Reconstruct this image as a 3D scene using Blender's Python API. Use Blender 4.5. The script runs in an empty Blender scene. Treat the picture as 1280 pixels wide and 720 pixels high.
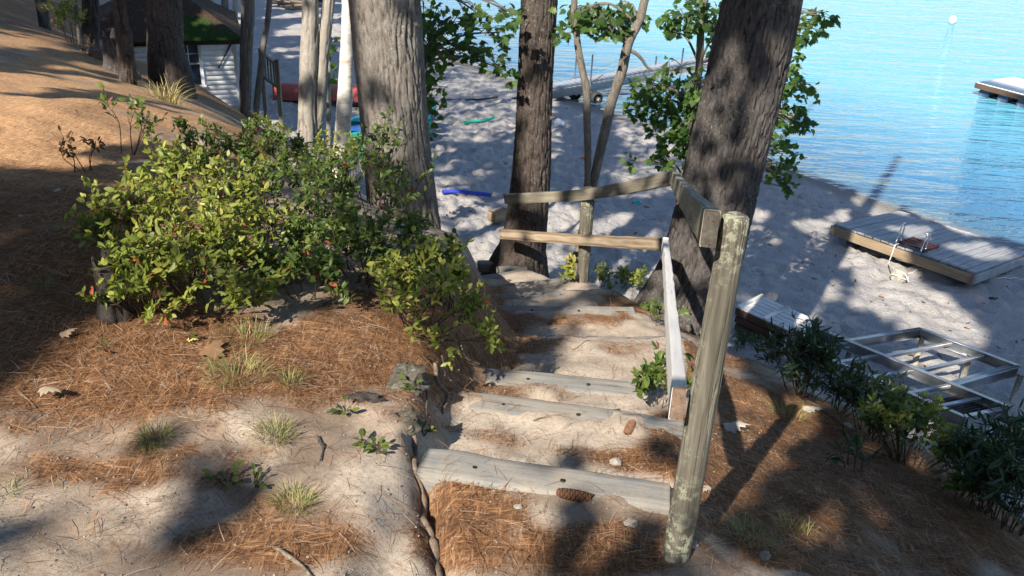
import bpy, math, random
import numpy as np
from mathutils import Vector
rng = np.random.default_rng(7); random.seed(7)
SC = bpy.context.scene; COL = SC.collection
PI = math.pi
# ------------------------------------------------------------------ camera
ZC = 6.2
FPX, PITCH, ROLL = 1100.0, math.radians(27), math.radians(2.75)
_r0 = np.array([1., 0, 0]); CF = np.array([0, math.cos(PITCH), -math.sin(PITCH)]); _u0 = np.array([0, math.sin(PITCH), math.cos(PITCH)])
CR = math.cos(ROLL)*_r0 + math.sin(ROLL)*_u0; CU = -math.sin(ROLL)*_r0 + math.cos(ROLL)*_u0
CP = np.array([0, 0, ZC])
def ray(x, y): return CF + CR*(x-640)/FPX + CU*(360-y)/FPX
def atz(x, y, z):
    d = ray(x, y); return CP + d*(z-ZC)/d[2]
def aty(x, y, Y):
    d = ray(x, y); return CP + d*Y/d[1]
def topix(P):
    v = np.asarray(P, float) - CP; w = np.maximum(v @ CF, 1e-3)
    return 640 + FPX*(v @ CR)/w, 360 - FPX*(v @ CU)/w, v @ CF
# ------------------------------------------------------------------ sun direction (towards the sun)
SUN_EL = math.radians(39.5); SUN_H = np.array([-0.45, -0.893])
SUN_H = SUN_H/np.linalg.norm(SUN_H)
LS = np.array([SUN_H[0]*math.cos(SUN_EL), SUN_H[1]*math.cos(SUN_EL), math.sin(SUN_EL)])
# ------------------------------------------------------------------ numpy noise
_P = rng.permutation(4096); _V = rng.uniform(-1, 1, 4096)
def _h(i, j, k): return _V[_P[(_P[(_P[i & 4095] + j) & 4095] + k) & 4095]]
def vn(p):
    p = np.asarray(p, float); i = np.floor(p).astype(int); f = p - i; f = f*f*f*(f*(f*6-15)+10)
    a, b, c = i[..., 0], i[..., 1], i[..., 2]; x, y, z = f[..., 0], f[..., 1], f[..., 2]
    def L(u, v, t): return u + (v-u)*t
    return L(L(L(_h(a,b,c),_h(a+1,b,c),x), L(_h(a,b+1,c),_h(a+1,b+1,c),x), y),
             L(L(_h(a,b,c+1),_h(a+1,b,c+1),x), L(_h(a,b+1,c+1),_h(a+1,b+1,c+1),x), y), z)
def fbm(p, o=4):
    p = np.asarray(p, float); s = 0; a = 1; t = 0
    for k in range(o): s = s + a*vn(p*2**k + 17.3*k); t += a; a *= .5
    return s/t
def n2(x, y, sc=1.0, o=3, z=0.0):
    return fbm(np.stack([np.asarray(x, float)*sc, np.asarray(y, float)*sc, np.full(np.shape(x), z)], -1), o)
def sstep(a, b, x):
    t = np.clip((x-a)/(b-a), 0, 1); return t*t*(3-2*t)
# ------------------------------------------------------------------ mesh helpers
def mesh_np(name, V, F, mat=None, smooth=True, parent=None, attrs=None, mats=None, midx=None):
    """F: list of arrays, each (n, k) of one face size"""
    me = bpy.data.meshes.new(name)
    V = np.asarray(V, np.float32)
    if isinstance(F, np.ndarray): F = [F]
    F = [np.asarray(f, np.int32) for f in F if len(f)]
    me.vertices.add(len(V)); me.vertices.foreach_set('co', V.ravel())
    nl = sum(f.size for f in F); nf = sum(len(f) for f in F)
    me.loops.add(nl); me.polygons.add(nf)
    me.loops.foreach_set('vertex_index', np.concatenate([f.ravel() for f in F]))
    tot = np.concatenate([np.full(len(f), f.shape[1], np.int32) for f in F])
    st = np.concatenate([[0], np.cumsum(tot)[:-1]]).astype(np.int32)
    me.polygons.foreach_set('loop_start', st)
    me.polygons.foreach_set('loop_total', tot)
    if smooth: me.polygons.foreach_set('use_smooth', np.ones(nf, bool))
    if midx is not None: me.polygons.foreach_set('material_index', np.asarray(midx, np.int32))
    for k, a in (attrs or {}).items():
        a = np.asarray(a, np.float32)
        if a.ndim == 1:
            t = me.attributes.new(k, 'FLOAT', 'POINT'); t.data.foreach_set('value', a)
        else:
            t = me.attributes.new(k, 'FLOAT_VECTOR', 'POINT'); t.data.foreach_set('vector', a.ravel())
    for m in (mats or ([mat] if mat else [])): me.materials.append(m)
    me.update(); me.validate()
    o = bpy.data.objects.new(name, me); COL.objects.link(o)
    if parent: o.parent = parent
    return o
def tag(o, label=None, cat=None, group=None, kind=None):
    if label: o['label'] = label
    if cat: o['category'] = cat
    if group: o['group'] = group
    if kind: o['kind'] = kind
    return o
def empty(name, label, cat, group=None):
    o = bpy.data.objects.new(name, None); COL.objects.link(o); o.empty_display_size = .1
    return tag(o, label, cat, group)
class MB:
    """collects pieces: vertices, faces of 3 / 4 / n corners, a 'grain' coordinate"""
    def __init__(s): s.V = []; s.F = {}; s.G = []; s.n = 0
    def add(s, V, F, G=None):
        V = np.asarray(V, float); s.V.append(V); s.G.append(np.asarray(G if G is not None else V, float))
        for f in F:
            f = np.asarray(f, int)
            if len(f): s.F.setdefault(f.shape[1], []).append(f + s.n)
        s.n += len(V)
    def build(s, name, mat, parent=None, smooth=True, attrs=None):
        a = {'grain': np.concatenate(s.G)}; a.update(attrs or {})
        return mesh_np(name, np.concatenate(s.V), [np.concatenate(v) for v in s.F.values()], mat, smooth, parent, a)
def ringgrid(nr, nc, closed=True):
    i = np.arange(nr-1)[:, None]*nc; j = np.arange(nc if closed else nc-1)[None, :]; k = (j+1) % nc
    return np.stack([i+j, i+k, i+nc+k, i+nc+j], -1).reshape(-1, 4)
def frames(P, up=None):
    P = np.asarray(P, float); T = np.gradient(P, axis=0); T /= np.linalg.norm(T, axis=1)[:, None]+1e-9
    u = np.array(up if up is not None else (0, 0, 1.)); 
    if up is None and abs(T[:, 2]).mean() > .8: u = np.array([0, 1., 0])
    A = np.cross(T, u); A /= np.linalg.norm(A, axis=1)[:, None]+1e-9
    B = np.cross(A, T); return T, A, B
def resample(P, n):
    P = np.asarray(P, float); d = np.r_[0, np.cumsum(np.linalg.norm(np.diff(P[:, :3], axis=0), axis=1))]
    t = np.linspace(0, d[-1], n); return np.stack([np.interp(t, d, P[:, k]) for k in range(P.shape[1])], 1)
def spline(P, n):
    """Catmull-Rom through P"""
    P = np.asarray(P, float)
    if len(P) < 3: return resample(P, n)
    Q = np.vstack([2*P[0]-P[1], P, 2*P[-1]-P[-2]]); out = []
    m = max(2, int(math.ceil(n/(len(P)-1))))
    for i in range(1, len(Q)-2):
        t = np.linspace(0, 1, m, endpoint=False)[:, None]; a, b, c, d = Q[i-1], Q[i], Q[i+1], Q[i+2]
        out.append(.5*(2*b+(c-a)*t+(2*a-5*b+4*c-d)*t**2+(3*b-a-3*c+d)*t**3))
    out.append(P[-1:]); return np.vstack(out)
def add_tube(mb, P, r, nc=8, cap=True, up=None):
    P = np.asarray(P, float); n = len(P); r = np.broadcast_to(r, (n,)) if np.ndim(r) else np.full(n, r)
    T, A, B = frames(P, up); th = np.arange(nc)*2*PI/nc
    ring = A[:, None]*np.cos(th)[None, :, None] + B[:, None]*np.sin(th)[None, :, None]
    V = (P[:, None] + ring*r[:, None, None]).reshape(-1, 3)
    L = np.r_[0, np.cumsum(np.linalg.norm(np.diff(P, axis=0), axis=1))]
    G = np.stack([np.repeat(L, nc), np.tile(np.cos(th), n)*np.repeat(r, nc), np.tile(np.sin(th), n)*np.repeat(r, nc)], 1)
    F4 = ringgrid(n, nc)[:, ::-1]; fs = [F4]
    if cap:
        V = np.vstack([V, P[0], P[-1]]); G = np.vstack([G, [L[0], 0, 0], [L[-1], 0, 0]]); j = np.arange(nc); k = (j+1) % nc; a = n*nc
        fs.append(np.stack([np.full(nc, a), j, k], 1)[:, ::-1]*1); fs.append(np.stack([np.full(nc, a+1), (n-1)*nc+k, (n-1)*nc+j], 1)[:, ::-1])
    mb.add(V, fs, G)
def add_beam(mb, P, w, h, up=(0, 0, 1), bev=.005, seg=None, wob=0.0, seed=0.0):
    """board along polyline P; w across, h along up; rounded corners, capped ends"""
    P = np.asarray(P, float)
    if seg: P = resample(P, seg)
    n = len(P); T, A, B = frames(P, up)
    prof = []
    for sx, sy, a0 in ((1, 1, 0), (-1, 1, PI/2), (-1, -1, PI), (1, -1, 3*PI/2)):
        for q in (0, .5, 1): 
            a = a0+q*PI/2; prof.append((sx*(w/2-bev)+bev*math.cos(a), sy*(h/2-bev)+bev*math.sin(a)))
    m2 = []
    for i in range(12):
        m2.append(prof[i])
        if i % 3 == 2:
            q = prof[(i+1) % 12]
            for t in (.25, .5, .75): m2.append(tuple(prof[i][k]*(1-t)+q[k]*t for k in (0, 1)))
    prof = np.array(m2); nc = len(prof)
    L = np.r_[0, np.cumsum(np.linalg.norm(np.diff(P, axis=0), axis=1))]
    V = (P[:, None] + A[:, None]*prof[None, :, :1] + B[:, None]*prof[None, :, 1:]).reshape(-1, 3)
    G = np.stack([np.repeat(L, nc), np.tile(prof[:, 0], n), np.tile(prof[:, 1], n)], 1)
    if wob:
        V = V + wob*np.stack([vn(V*7+seed), vn(V*7+seed+31), vn(V*7+seed+77)], 1)
    # caps: inset ring and centre
    F = [ringgrid(n, nc)[:, ::-1]]
    for e in (0, n-1):
        ids = e*nc+np.arange(nc); base = len(V); c = V[ids].mean(0)
        out = -T[0] if e == 0 else T[-1]
        ring = c+(V[ids]-c)*.86+out*bev*.5
        V = np.vstack([V, ring, c+out*bev*.5]); G = np.vstack([G, G[ids], [[L[e], 0, 0]]])
        j = np.arange(nc); k = (j+1) % nc
        q = np.stack([ids, ids[k], base+k, base+j], 1); t = np.stack([base+j, base+k, np.full(nc, base+nc)], 1)
        if e: q = q[:, ::-1]; t = t[:, ::-1]
        F += [q[:, ::-1], t[:, ::-1]]
    mb.add(V, F, G + np.array([seed*3.1, 0, 0]))
def add_box(mb, c, size, rz=0.0, bev=.004, seed=0.0):
    c = np.array(c, float); sx, sy, sz = size; d = np.array([math.cos(rz), math.sin(rz), 0])
    add_beam(mb, [c-d*sx/2, c+d*sx/2], sy, sz, bev=min(bev, sy/3, sz/3), seed=seed)
def scatter(T, F, pos, ydir, nrm, size, tone=None, vary=0.0):
    """copies of leaf template (x across, y along, z up) -> V, [F], tone attribute"""
    pos = np.asarray(pos, float); n = len(pos); y = np.asarray(ydir, float); y = y/(np.linalg.norm(y, axis=1)[:, None]+1e-9)
    x = np.cross(y, nrm); x /= np.linalg.norm(x, axis=1)[:, None]+1e-9; z = np.cross(x, y)
    s = np.broadcast_to(size, (n,))[:, None, None]
    kx = 1+vary*rng.uniform(-.45, .35, (n, 1, 1)); kz = 1+vary*rng.normal(0, 1.6, (n, 1, 1)); tw = vary*rng.normal(0, .30, (n, 1, 1))
    V = pos[:, None]+s*(x[:, None]*(T[None, :, :1]*kx+tw*T[None, :, 1:2]**2)+y[:, None]*T[None, :, 1:2]+z[:, None]*(T[None, :, 2:3]*kz+tw*T[None, :, :1]*2*T[None, :, 1:2]))
    k = len(T); off = (np.arange(n)*k)[:, None, None]
    FF = [(np.asarray(f)[None]+off).reshape(-1, np.asarray(f).shape[1]) for f in F]
    return V.reshape(-1, 3), FF, np.repeat(tone if tone is not None else rng.random(n), k)
# ------------------------------------------------------------------ node helpers
def newmat(name):
    m = bpy.data.materials.new(name); m.use_nodes = True; nt = m.node_tree; nt.nodes.clear()
    out = nt.nodes.new('ShaderNodeOutputMaterial'); b = nt.nodes.new('ShaderNodeBsdfPrincipled')
    nt.links.new(b.outputs[0], out.inputs[0]); return m, nt, b, out
class NT:
    def __init__(s, nt): s.nt = nt
    def n(s, t, **kw):
        x = s.nt.nodes.new(t)
        for k, v in kw.items(): setattr(x, k, v)
        return x
    def l(s, a, b): s.nt.links.new(a, b)
    def val(s, sock, v):
        if hasattr(v, 'links') or isinstance(v, bpy.types.NodeSocket): s.l(v, sock)
        else: sock.default_value = v
    def attr(s, name): return s.n('ShaderNodeAttribute', attribute_name=name)
    def geo(s): return s.n('ShaderNodeNewGeometry').outputs['Position']
    def mapping(s, vec, scale=(1, 1, 1), rot=(0, 0, 0)):
        m = s.n('ShaderNodeMapping'); s.l(vec, m.inputs[0]); m.inputs['Scale'].default_value = scale; m.inputs['Rotation'].default_value = rot; return m.outputs[0]
    def noise(s, vec, scale=5, detail=5, rough=.55, dist=0.0):
        x = s.n('ShaderNodeTexNoise'); s.l(vec, x.inputs['Vector']); x.inputs['Scale'].default_value = scale
        x.inputs['Detail'].default_value = detail; x.inputs['Roughness'].default_value = rough; x.inputs['Distortion'].default_value = dist; return x.outputs['Fac']
    def voro(s, vec, scale=5, feat='F1'):
        x = s.n('ShaderNodeTexVoronoi', feature=feat); s.l(vec, x.inputs['Vector']); x.inputs['Scale'].default_value = scale; return x
    def ramp(s, fac, stops):
        x = s.n('ShaderNodeValToRGB'); e = x.color_ramp.elements
        while len(e) < len(stops): e.new(.5)
        for i, (p, c) in enumerate(stops): e[i].position = p; e[i].color = (*c, 1) if len(c) == 3 else c
        s.l(fac, x.inputs[0]); return x.outputs[0]
    def mix(s, fac, a, b, mode='MIX'):
        x = s.n('ShaderNodeMix', data_type='RGBA', blend_type=mode); s.val(x.inputs[0], fac)
        for i, v in ((6, a), (7, b)):
            if isinstance(v, bpy.types.NodeSocket): s.l(v, x.inputs[i])
            else: x.inputs[i].default_value = (*v, 1)
        return x.outputs[2]
    def math(s, op, a, b=0.0, c=None, clamp=False):
        x = s.n('ShaderNodeMath', operation=op, use_clamp=clamp); s.val(x.inputs[0], a); s.val(x.inputs[1], b)
        if c is not None: s.val(x.inputs[2], c)
        return x.outputs[0]
    def bump(s, h, strength=.5, dist=.02, nrm=None):
        x = s.n('ShaderNodeBump'); s.l(h, x.inputs['Height']); x.inputs['Strength'].default_value = strength; x.inputs['Distance'].default_value = dist
        if nrm is not None: s.l(nrm, x.inputs['Normal'])
        return x.outputs[0]
def setb(b, rough=.8, spec=.3, metal=0.0):
    b.inputs['Roughness'].default_value = rough; b.inputs['Specular IOR Level'].default_value = spec; b.inputs['Metallic'].default_value = metal
SUN_E, SKY_E, EXPO = 4.8, .10, 1.05
# ------------------------------------------------------------------ terrain
SHORE = np.array([(40, -6), (22, 4), (13.5, 11.2), (9.2, 14.7), (6.1, 18.3), (3.4, 21.3), (1.0, 23.9), (-1.2, 26.6), (-4.0, 31), (-7.5, 38), (-13, 46), (-22, 53), (-40, 60), (-90, 70)], float)
SH = spline(SHORE, 120)
def shore_d(x, y):
    """signed distance to the waterline, + on land"""
    p = np.stack([np.asarray(x, float).ravel(), np.asarray(y, float).ravel()], 1)
    best = np.full(len(p), 1e9); sg = np.ones(len(p))
    for i in range(len(SH)-1):
        a, b = SH[i], SH[i+1]; ab = b-a; t = np.clip(((p-a)@ab)/(ab@ab), 0, 1); q = a+t[:, None]*ab-p
        d = (q**2).sum(1); m = d < best; best = np.where(m, d, best)
        cr = ab[0]*(p[:, 1]-a[1])-ab[1]*(p[:, 0]-a[0]); sg = np.where(m, np.sign(cr), sg)
    return (np.sqrt(best)*sg).reshape(np.shape(x))
HILL = np.array([
 (0,0,4.55),(-1.5,0,4.62),(-1.3,1.9,4.42),(-.55,2.1,4.40),(.2,1.5,4.44),(.55,2,4.36),(-1.0,3,4.36),(-.45,2.9,4.30),(-2,3,4.46),(-3,4.5,4.46),(-3.3,6,4.44),(-4.6,7.2,4.3),
 (-6,9.5,4.05),(-2.55,6.3,4.12),(-2.2,7.6,3.72),(-1.2,4.8,4.12),(-.55,3.8,4.18),(-.42,4.7,4.0),(-.55,5.6,3.7),(-.9,6.8,3.3),(-1.0,7.6,2.9),(-.75,8.1,2.45),(-.5,8.6,1.7),
 (-1.8,8.6,3.0),(-2.4,9.6,2.7),(-2.2,11,1.8),(-3.6,10.5,3.0),(-4.6,12.5,2.9),(-4.2,15,1.3),(-6.2,15,2.2),(-7.5,13,3.6),(-9,17,3.0),(-9,20.5,1.0),(-12,22,1.6),(-12,12,4.6),(-14,17,4.8),(-20,16,6.0),(-18,24,4.2),(-30,20,8),(-30,34,5),(-16,30,1.6),
 (1.0,1.0,4.32),(1.1,1.9,4.16),(1.25,2.8,3.86),(1.25,4,3.5),(1.25,5,3.2),(1.1,5.7,3.1),(.85,5.9,3.08),(1.35,6.3,2.85),(.8,6.7,2.75),(.75,7.3,2.55),(.1,8.1,2.25),(.7,7.9,1.9),(1.5,7.2,1.9),(2.0,6.2,2.1),
 (1.62,5,3.28),(2.1,4.3,3.3),(2.5,4,3.2),(2.1,3,3.62),(2.96,3.9,2.9),(2.9,2.9,3.2),(3,2,3.5),(4,2.4,2.6),(2.6,5.2,2.2),(3.4,5,1.9),(4.2,4.2,1.6),(2.6,6.6,.7),(4.6,3.4,1.6),(5.5,3.2,.8),(6,1,1.6),(8,-2,1.5),(4,-2,3.4),
 (0,-5,4.9),(-6,-4,5.3),(-11,3,5.4),(-6,3,4.8),(3,-10,4.6),(-12,-12,6.2),(20,-20,2),(0,-30,6),(-40,0,9),(-40,-40,10),
 (0.4,10,.2),(3,9,-.6),(-2,14,-.2),(-6,19,.2),(6,8,-1.5),(8,12,-2),(0,20,-2.5),(10,4,-1.2),(-10,27,-.5),(-20,40,-.5),(5,25,-4),(20,10,-4),(30,0,-3),(40,-20,0)], float)
def _tps(r): r = np.maximum(r, 1e-6); return r
_n = len(HILL); _K = _tps(np.linalg.norm(HILL[:, None, :2]-HILL[None, :, :2], axis=2))
_A = np.zeros((_n+3, _n+3)); _A[:_n, :_n] = _K-np.eye(_n)*.02; _A[:_n, _n] = 1; _A[:_n, _n+1:] = HILL[:, :2]; _A[_n, :_n] = 1; _A[_n+1:, :_n] = HILL[:, :2].T
_W = np.linalg.solve(_A, np.r_[HILL[:, 2], 0, 0, 0])
def hill_raw(x, y):
    x = np.asarray(x, float); sh = x.shape; x = x.ravel(); y = np.asarray(y, float).ravel(); out = _W[_n]+_W[_n+1]*x+_W[_n+2]*y
    for i in range(_n):
        out = out+_W[i]*np.sqrt((x-HILL[i, 0])**2+(y-HILL[i, 1])**2+.02)
    return out.reshape(sh)
def beach_raw(x, y):
    d = shore_d(x, y); foot = 1.55*sstep(2, 11, d)*sstep(-6, 3, 6-np.abs(np.asarray(x, float)-1.0))
    z = np.where(d > 0, .075*d/(1+.06*d)+.25*foot, .10*d)
    return np.maximum(z, -6)
# timbers: left end, right end, height of the top
STEPS = [((535, 562), (836, 606), 4.30), ((585, 491), (842, 524), 4.05), ((620, 463), (826, 481), 3.84), ((650, 419), (842, 420), 3.50),
         ((624, 383), (784, 385), 3.20), ((622, 369), (752, 362), 2.88), ((612, 358), (720, 346), 2.62), ((598, 346), (655, 338), 2.36)]
TIMB = [(atz(*a, z), atz(*b, z)) for a, b, z in STEPS]
TIMB[7] = (TIMB[7][0], TIMB[7][0]+(TIMB[7][1]-TIMB[7][0])*1.0)
def stair(x, y):
    """tread height and weight of the stairway"""
    x = np.asarray(x, float); y = np.asarray(y, float)
    ds = []
    for a, b in TIMB:
        u = (b-a)[:2]; u = u/np.linalg.norm(u); n = np.array([-u[1], u[0]])
        ds.append((x-a[0])*n[0]+(y-a[1])*n[1])
    zt = [a[2] for a, b in TIMB]
    z = np.where(ds[0] < 0, zt[0]-.004+np.minimum(-ds[0]*.06, .07), 0)
    for i in range(len(zt)):
        if i < len(zt)-1:
            m = (ds[i] >= 0) & (ds[i+1] < 0); t = np.clip(ds[i]/(ds[i]-ds[i+1]+1e-6), 0, 1)**.9
            drop = min(.15, .62*(zt[i]-zt[i+1]))
            z = np.where(m, (zt[i]-drop)*(1-t)+(zt[i+1]+.003)*t, z)
        else:
            m = ds[i] >= 0; z = np.where(m, zt[i]-.15-ds[i]*.35, z)
    # corridor
    mid = np.array([((a+b)/2)[:2] for a, b in TIMB]); hw = np.array([np.linalg.norm((b-a)[:2])/2 for a, b in TIMB])
    pts = np.vstack([[.15, 1.3], mid, mid[-1]+[-.35, .8]]); hw = np.r_[.5, hw, .4]
    best = np.full(x.shape, 1e9); 
    for i in range(len(pts)-1):
        a, b = pts[i], pts[i+1]; ab = b-a; t = np.clip(((x-a[0])*ab[0]+(y-a[1])*ab[1])/(ab@ab), 0, 1)
        d = np.hypot(x-a[0]-t*ab[0], y-a[1]-t*ab[1])-(hw[i]*(1-t)+hw[i+1]*t)
        best = np.minimum(best, d)
    return z, best
GROOVE = np.array([atz(px, py, 4.33)[:2] for px, py in ((520, 545), (526, 570), (536, 612), (541, 650), (550, 690), (566, 750))])
def ground(x, y, detail=True):
    x = np.asarray(x, float); y = np.asarray(y, float)
    h = hill_raw(x, y); b = beach_raw(x, y)
    zs, d = stair(x, y)
    w = 1-sstep(-.03, .12+.20*sstep(2.6, 3.6, y), d+.05*n2(x, y, 3.0, 2, 5.0))
    w = w*sstep(1.2, 2.0, y)
    h = h*(1-w)+zs*w
    tr = np.full(x.shape, 9.)
    for i in range(len(GROOVE)-1):
        a_, b_ = GROOVE[i], GROOVE[i+1]; ab = b_-a_; t = np.clip(((x-a_[0])*ab[0]+(y-a_[1])*ab[1])/(ab@ab), 0, 1); tr = np.minimum(tr, np.hypot(x-a_[0]-t*ab[0], y-a_[1]-t*ab[1]))
    h = h-.075*np.exp(-(tr/.035)**2)*(1+.5*n2(x, y, 9, 2, 41.))
    k = .25; m = np.maximum(h, b); df = np.abs(h-b); z = m+np.maximum(k-df, 0)**2/(4*k)
    if detail:
        hillw = sstep(-.1, .3, h-b)
        near = np.exp(-((x/6)**2+(y/9)**2))
        z = z+hillw*(n2(x, y, 1.3, 3, 1.0)*.05*(1-.8*w)+n2(x, y, 6, 3, 2.0)*.020*(.4+near)+n2(x, y, 17, 2, 6.0)*.007*near)
        sd = shore_d(x, y)
        land = sstep(.1, 1.2, sd)
        dim = np.abs(n2(x, y, 2.6, 2, 9.0)); dim2 = np.abs(n2(x, y, 5.5, 2, 19.0))
        z = z+(1-hillw)*land*((dim-.25)*.12+(dim2-.25)*.085)
    return z
def gz(x, y): return float(ground(np.array([x]), np.array([y]), False)[0])
def pick(px, py, tmax=70):
    """first terrain point along a pixel's ray"""
    d = ray(px, py); t = np.concatenate([np.linspace(.8, 12, 900), np.linspace(12.02, tmax, 1200)]); P = CP+d*t[:, None]
    z = ground(P[:, 0], P[:, 1], False); k = np.argmax(P[:, 2] < z)
    if P[k, 2] >= z[k]: k = len(t)-1
    return P[k]
def axis(segs):
    out = [segs[0][0]]
    for a, b, s in segs: n = max(1, int(round((b-a)/s))); out += list(a+(b-a)*np.arange(1, n+1)/n)
    return np.array(out)
GX = axis([(-120, -40, 10), (-40, -14, 1.5), (-14, -7, .3), (-7, -2.6, .08), (-2.6, 1.8, .028), (1.8, 10.5, .07), (10.5, 18, .3), (18, 50, 2), (50, 160, 12)])
GY = axis([(-50, -6, 2.5), (-6, 1.0, .3), (1.0, 5.6, .028), (5.6, 9, .045), (9, 21, .075), (21, 34, .16), (34, 60, .6), (60, 120, 5), (120, 260, 20)])
XX, YY = np.meshgrid(GX, GY); ZZ = ground(XX, YY)
SD = shore_d(XX, YY); HB = hill_raw(XX, YY)-beach_raw(XX, YY); STZ, STD = stair(XX, YY)
GV = np.stack([XX, YY, ZZ], -1).reshape(-1, 3)
PXX, PYY, PW = topix(GV)
def blob(cx, cy, rx, ry, a=1.0, rot=0.0):
    dx = PXX-cx; dy = PYY-cy; c, s = math.cos(math.radians(rot)), math.sin(math.radians(rot))
    u = (dx*c+dy*s)/rx; v = (-dx*s+dy*c)/ry; return a*np.exp(-(u*u+v*v))
def litter_map():
    m = np.zeros(len(GV))
    front = PW > .5
    for q in ((300, 440, 260, 55, 1.05, 8), (150, 490, 180, 45, .75), (60, 400, 140, 130, 1.1), (200, 590, 130, 40, .65), (60, 640, 90, 60, .5), (230, 690, 110, 40, .35), (330, 680, 90, 35, .5), (470, 400, 90, 60, 1.0), (340, 625, 70, 35, .35),
              (585, 655, 60, 70, 1.1), (740, 690, 110, 45, .9), (760, 570, 90, 18, .55, 5), (660, 555, 110, 12, .45, 12), (835, 560, 40, 40, .9), (700, 500, 80, 8, .35), (640, 490, 60, 14, .4), (690, 402, 70, 12, .6), (800, 450, 50, 25, .5),
              (790, 380, 50, 20, 1.0), (620, 420, 40, 60, 1.0), (940, 600, 90, 80, 1.0), (1060, 650, 200, 80, .8), (1000, 520, 140, 60, .8), (520, 540, 60, 40, .3),
              (560, 400, 60, 60, 1.0), (130, 130, 260, 60, 1.0), (150, 250, 220, 70, .9), (60, 300, 140, 90, 1.0), (100, 230, 120, 30, .5), (430, 690, 40, 40, .3), (320, 560, 120, 14, .3)):
        m += blob(*q)
    out = (PW < .5) | (PXX < -50) | (PXX > 1330) | (PYY < 0) | (PYY > 770)
    m = np.where((GV[:, 0] < -1.3-.25*(GV[:, 1]-4)) & (GV[:, 1] > 4.0), np.maximum(m, np.where(GV[:, 1] < 9, .88, .95)), m)
    m = np.where((GV[:, 0] > .75) & (GV[:, 1] > 2.1) & (GV[:, 0] > .75+.12*(GV[:, 1]-2)), np.maximum(m, .80), m)
    return np.where(out, .85, m)
GN = n2(XX, YY, 1.7, 4, 3.0).ravel(); GN2 = n2(XX, YY, 7, 3, 4.0).ravel()
LIT = np.clip(litter_map()*1.05-.18+.75*GN+.45*GN2, 0, 1)
onhill = (sstep(-.15, .25, HB+.25*n2(XX, YY, 1.5, 3, 8.))).ravel()
LIT = LIT*onhill
SUN_LIFT = np.clip(sstep(-.5, .5, -1.7-.25*(GV[:, 1]-4)-GV[:, 0])*sstep(4.1, 4.9, GV[:, 1])*(1-sstep(9.5, 12, GV[:, 1]))+.5*GN, 0, 1)*(GV[:, 1] > 4)  # pale dry litter on the upper slope, brightened to carry its sunlight
PATH = np.clip((1-sstep(-.1, .25, STD.ravel()))*sstep(2.3, 2.7, GV[:, 1])+blob(500, 640, 60, 90, .9)+blob(470, 590, 60, 50, .6)+.5*GN2, 0, 1)*onhill
def split_ground():
    nx = len(GX); ny = len(GY); F = ringgrid(ny, nx, False)
    hb = np.maximum(HB, np.where(STD < .1, 1.0, -9)).ravel()
    fh = hb[F].max(1) > 0.12
    for nm, sel, kind in (('hillside', fh, 'structure'), ('beach', ~fh, 'structure')):
        f = F[sel]; u, inv = np.unique(f, return_inverse=True)
        o = mesh_np(nm, GV[u], inv.reshape(-1, 4), M_ground, True, None, {'litter': LIT[u], 'hillness': onhill[u], 'trodden': PATH[u], 'sun_lift': SUN_LIFT[u], 'shore': SD.ravel()[u]})
        tag(o, {'hillside': 'sandy bank covered in rust brown pine needles', 'beach': 'pale trampled sand beach below the bank'}[nm], nm, None, kind)
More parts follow.
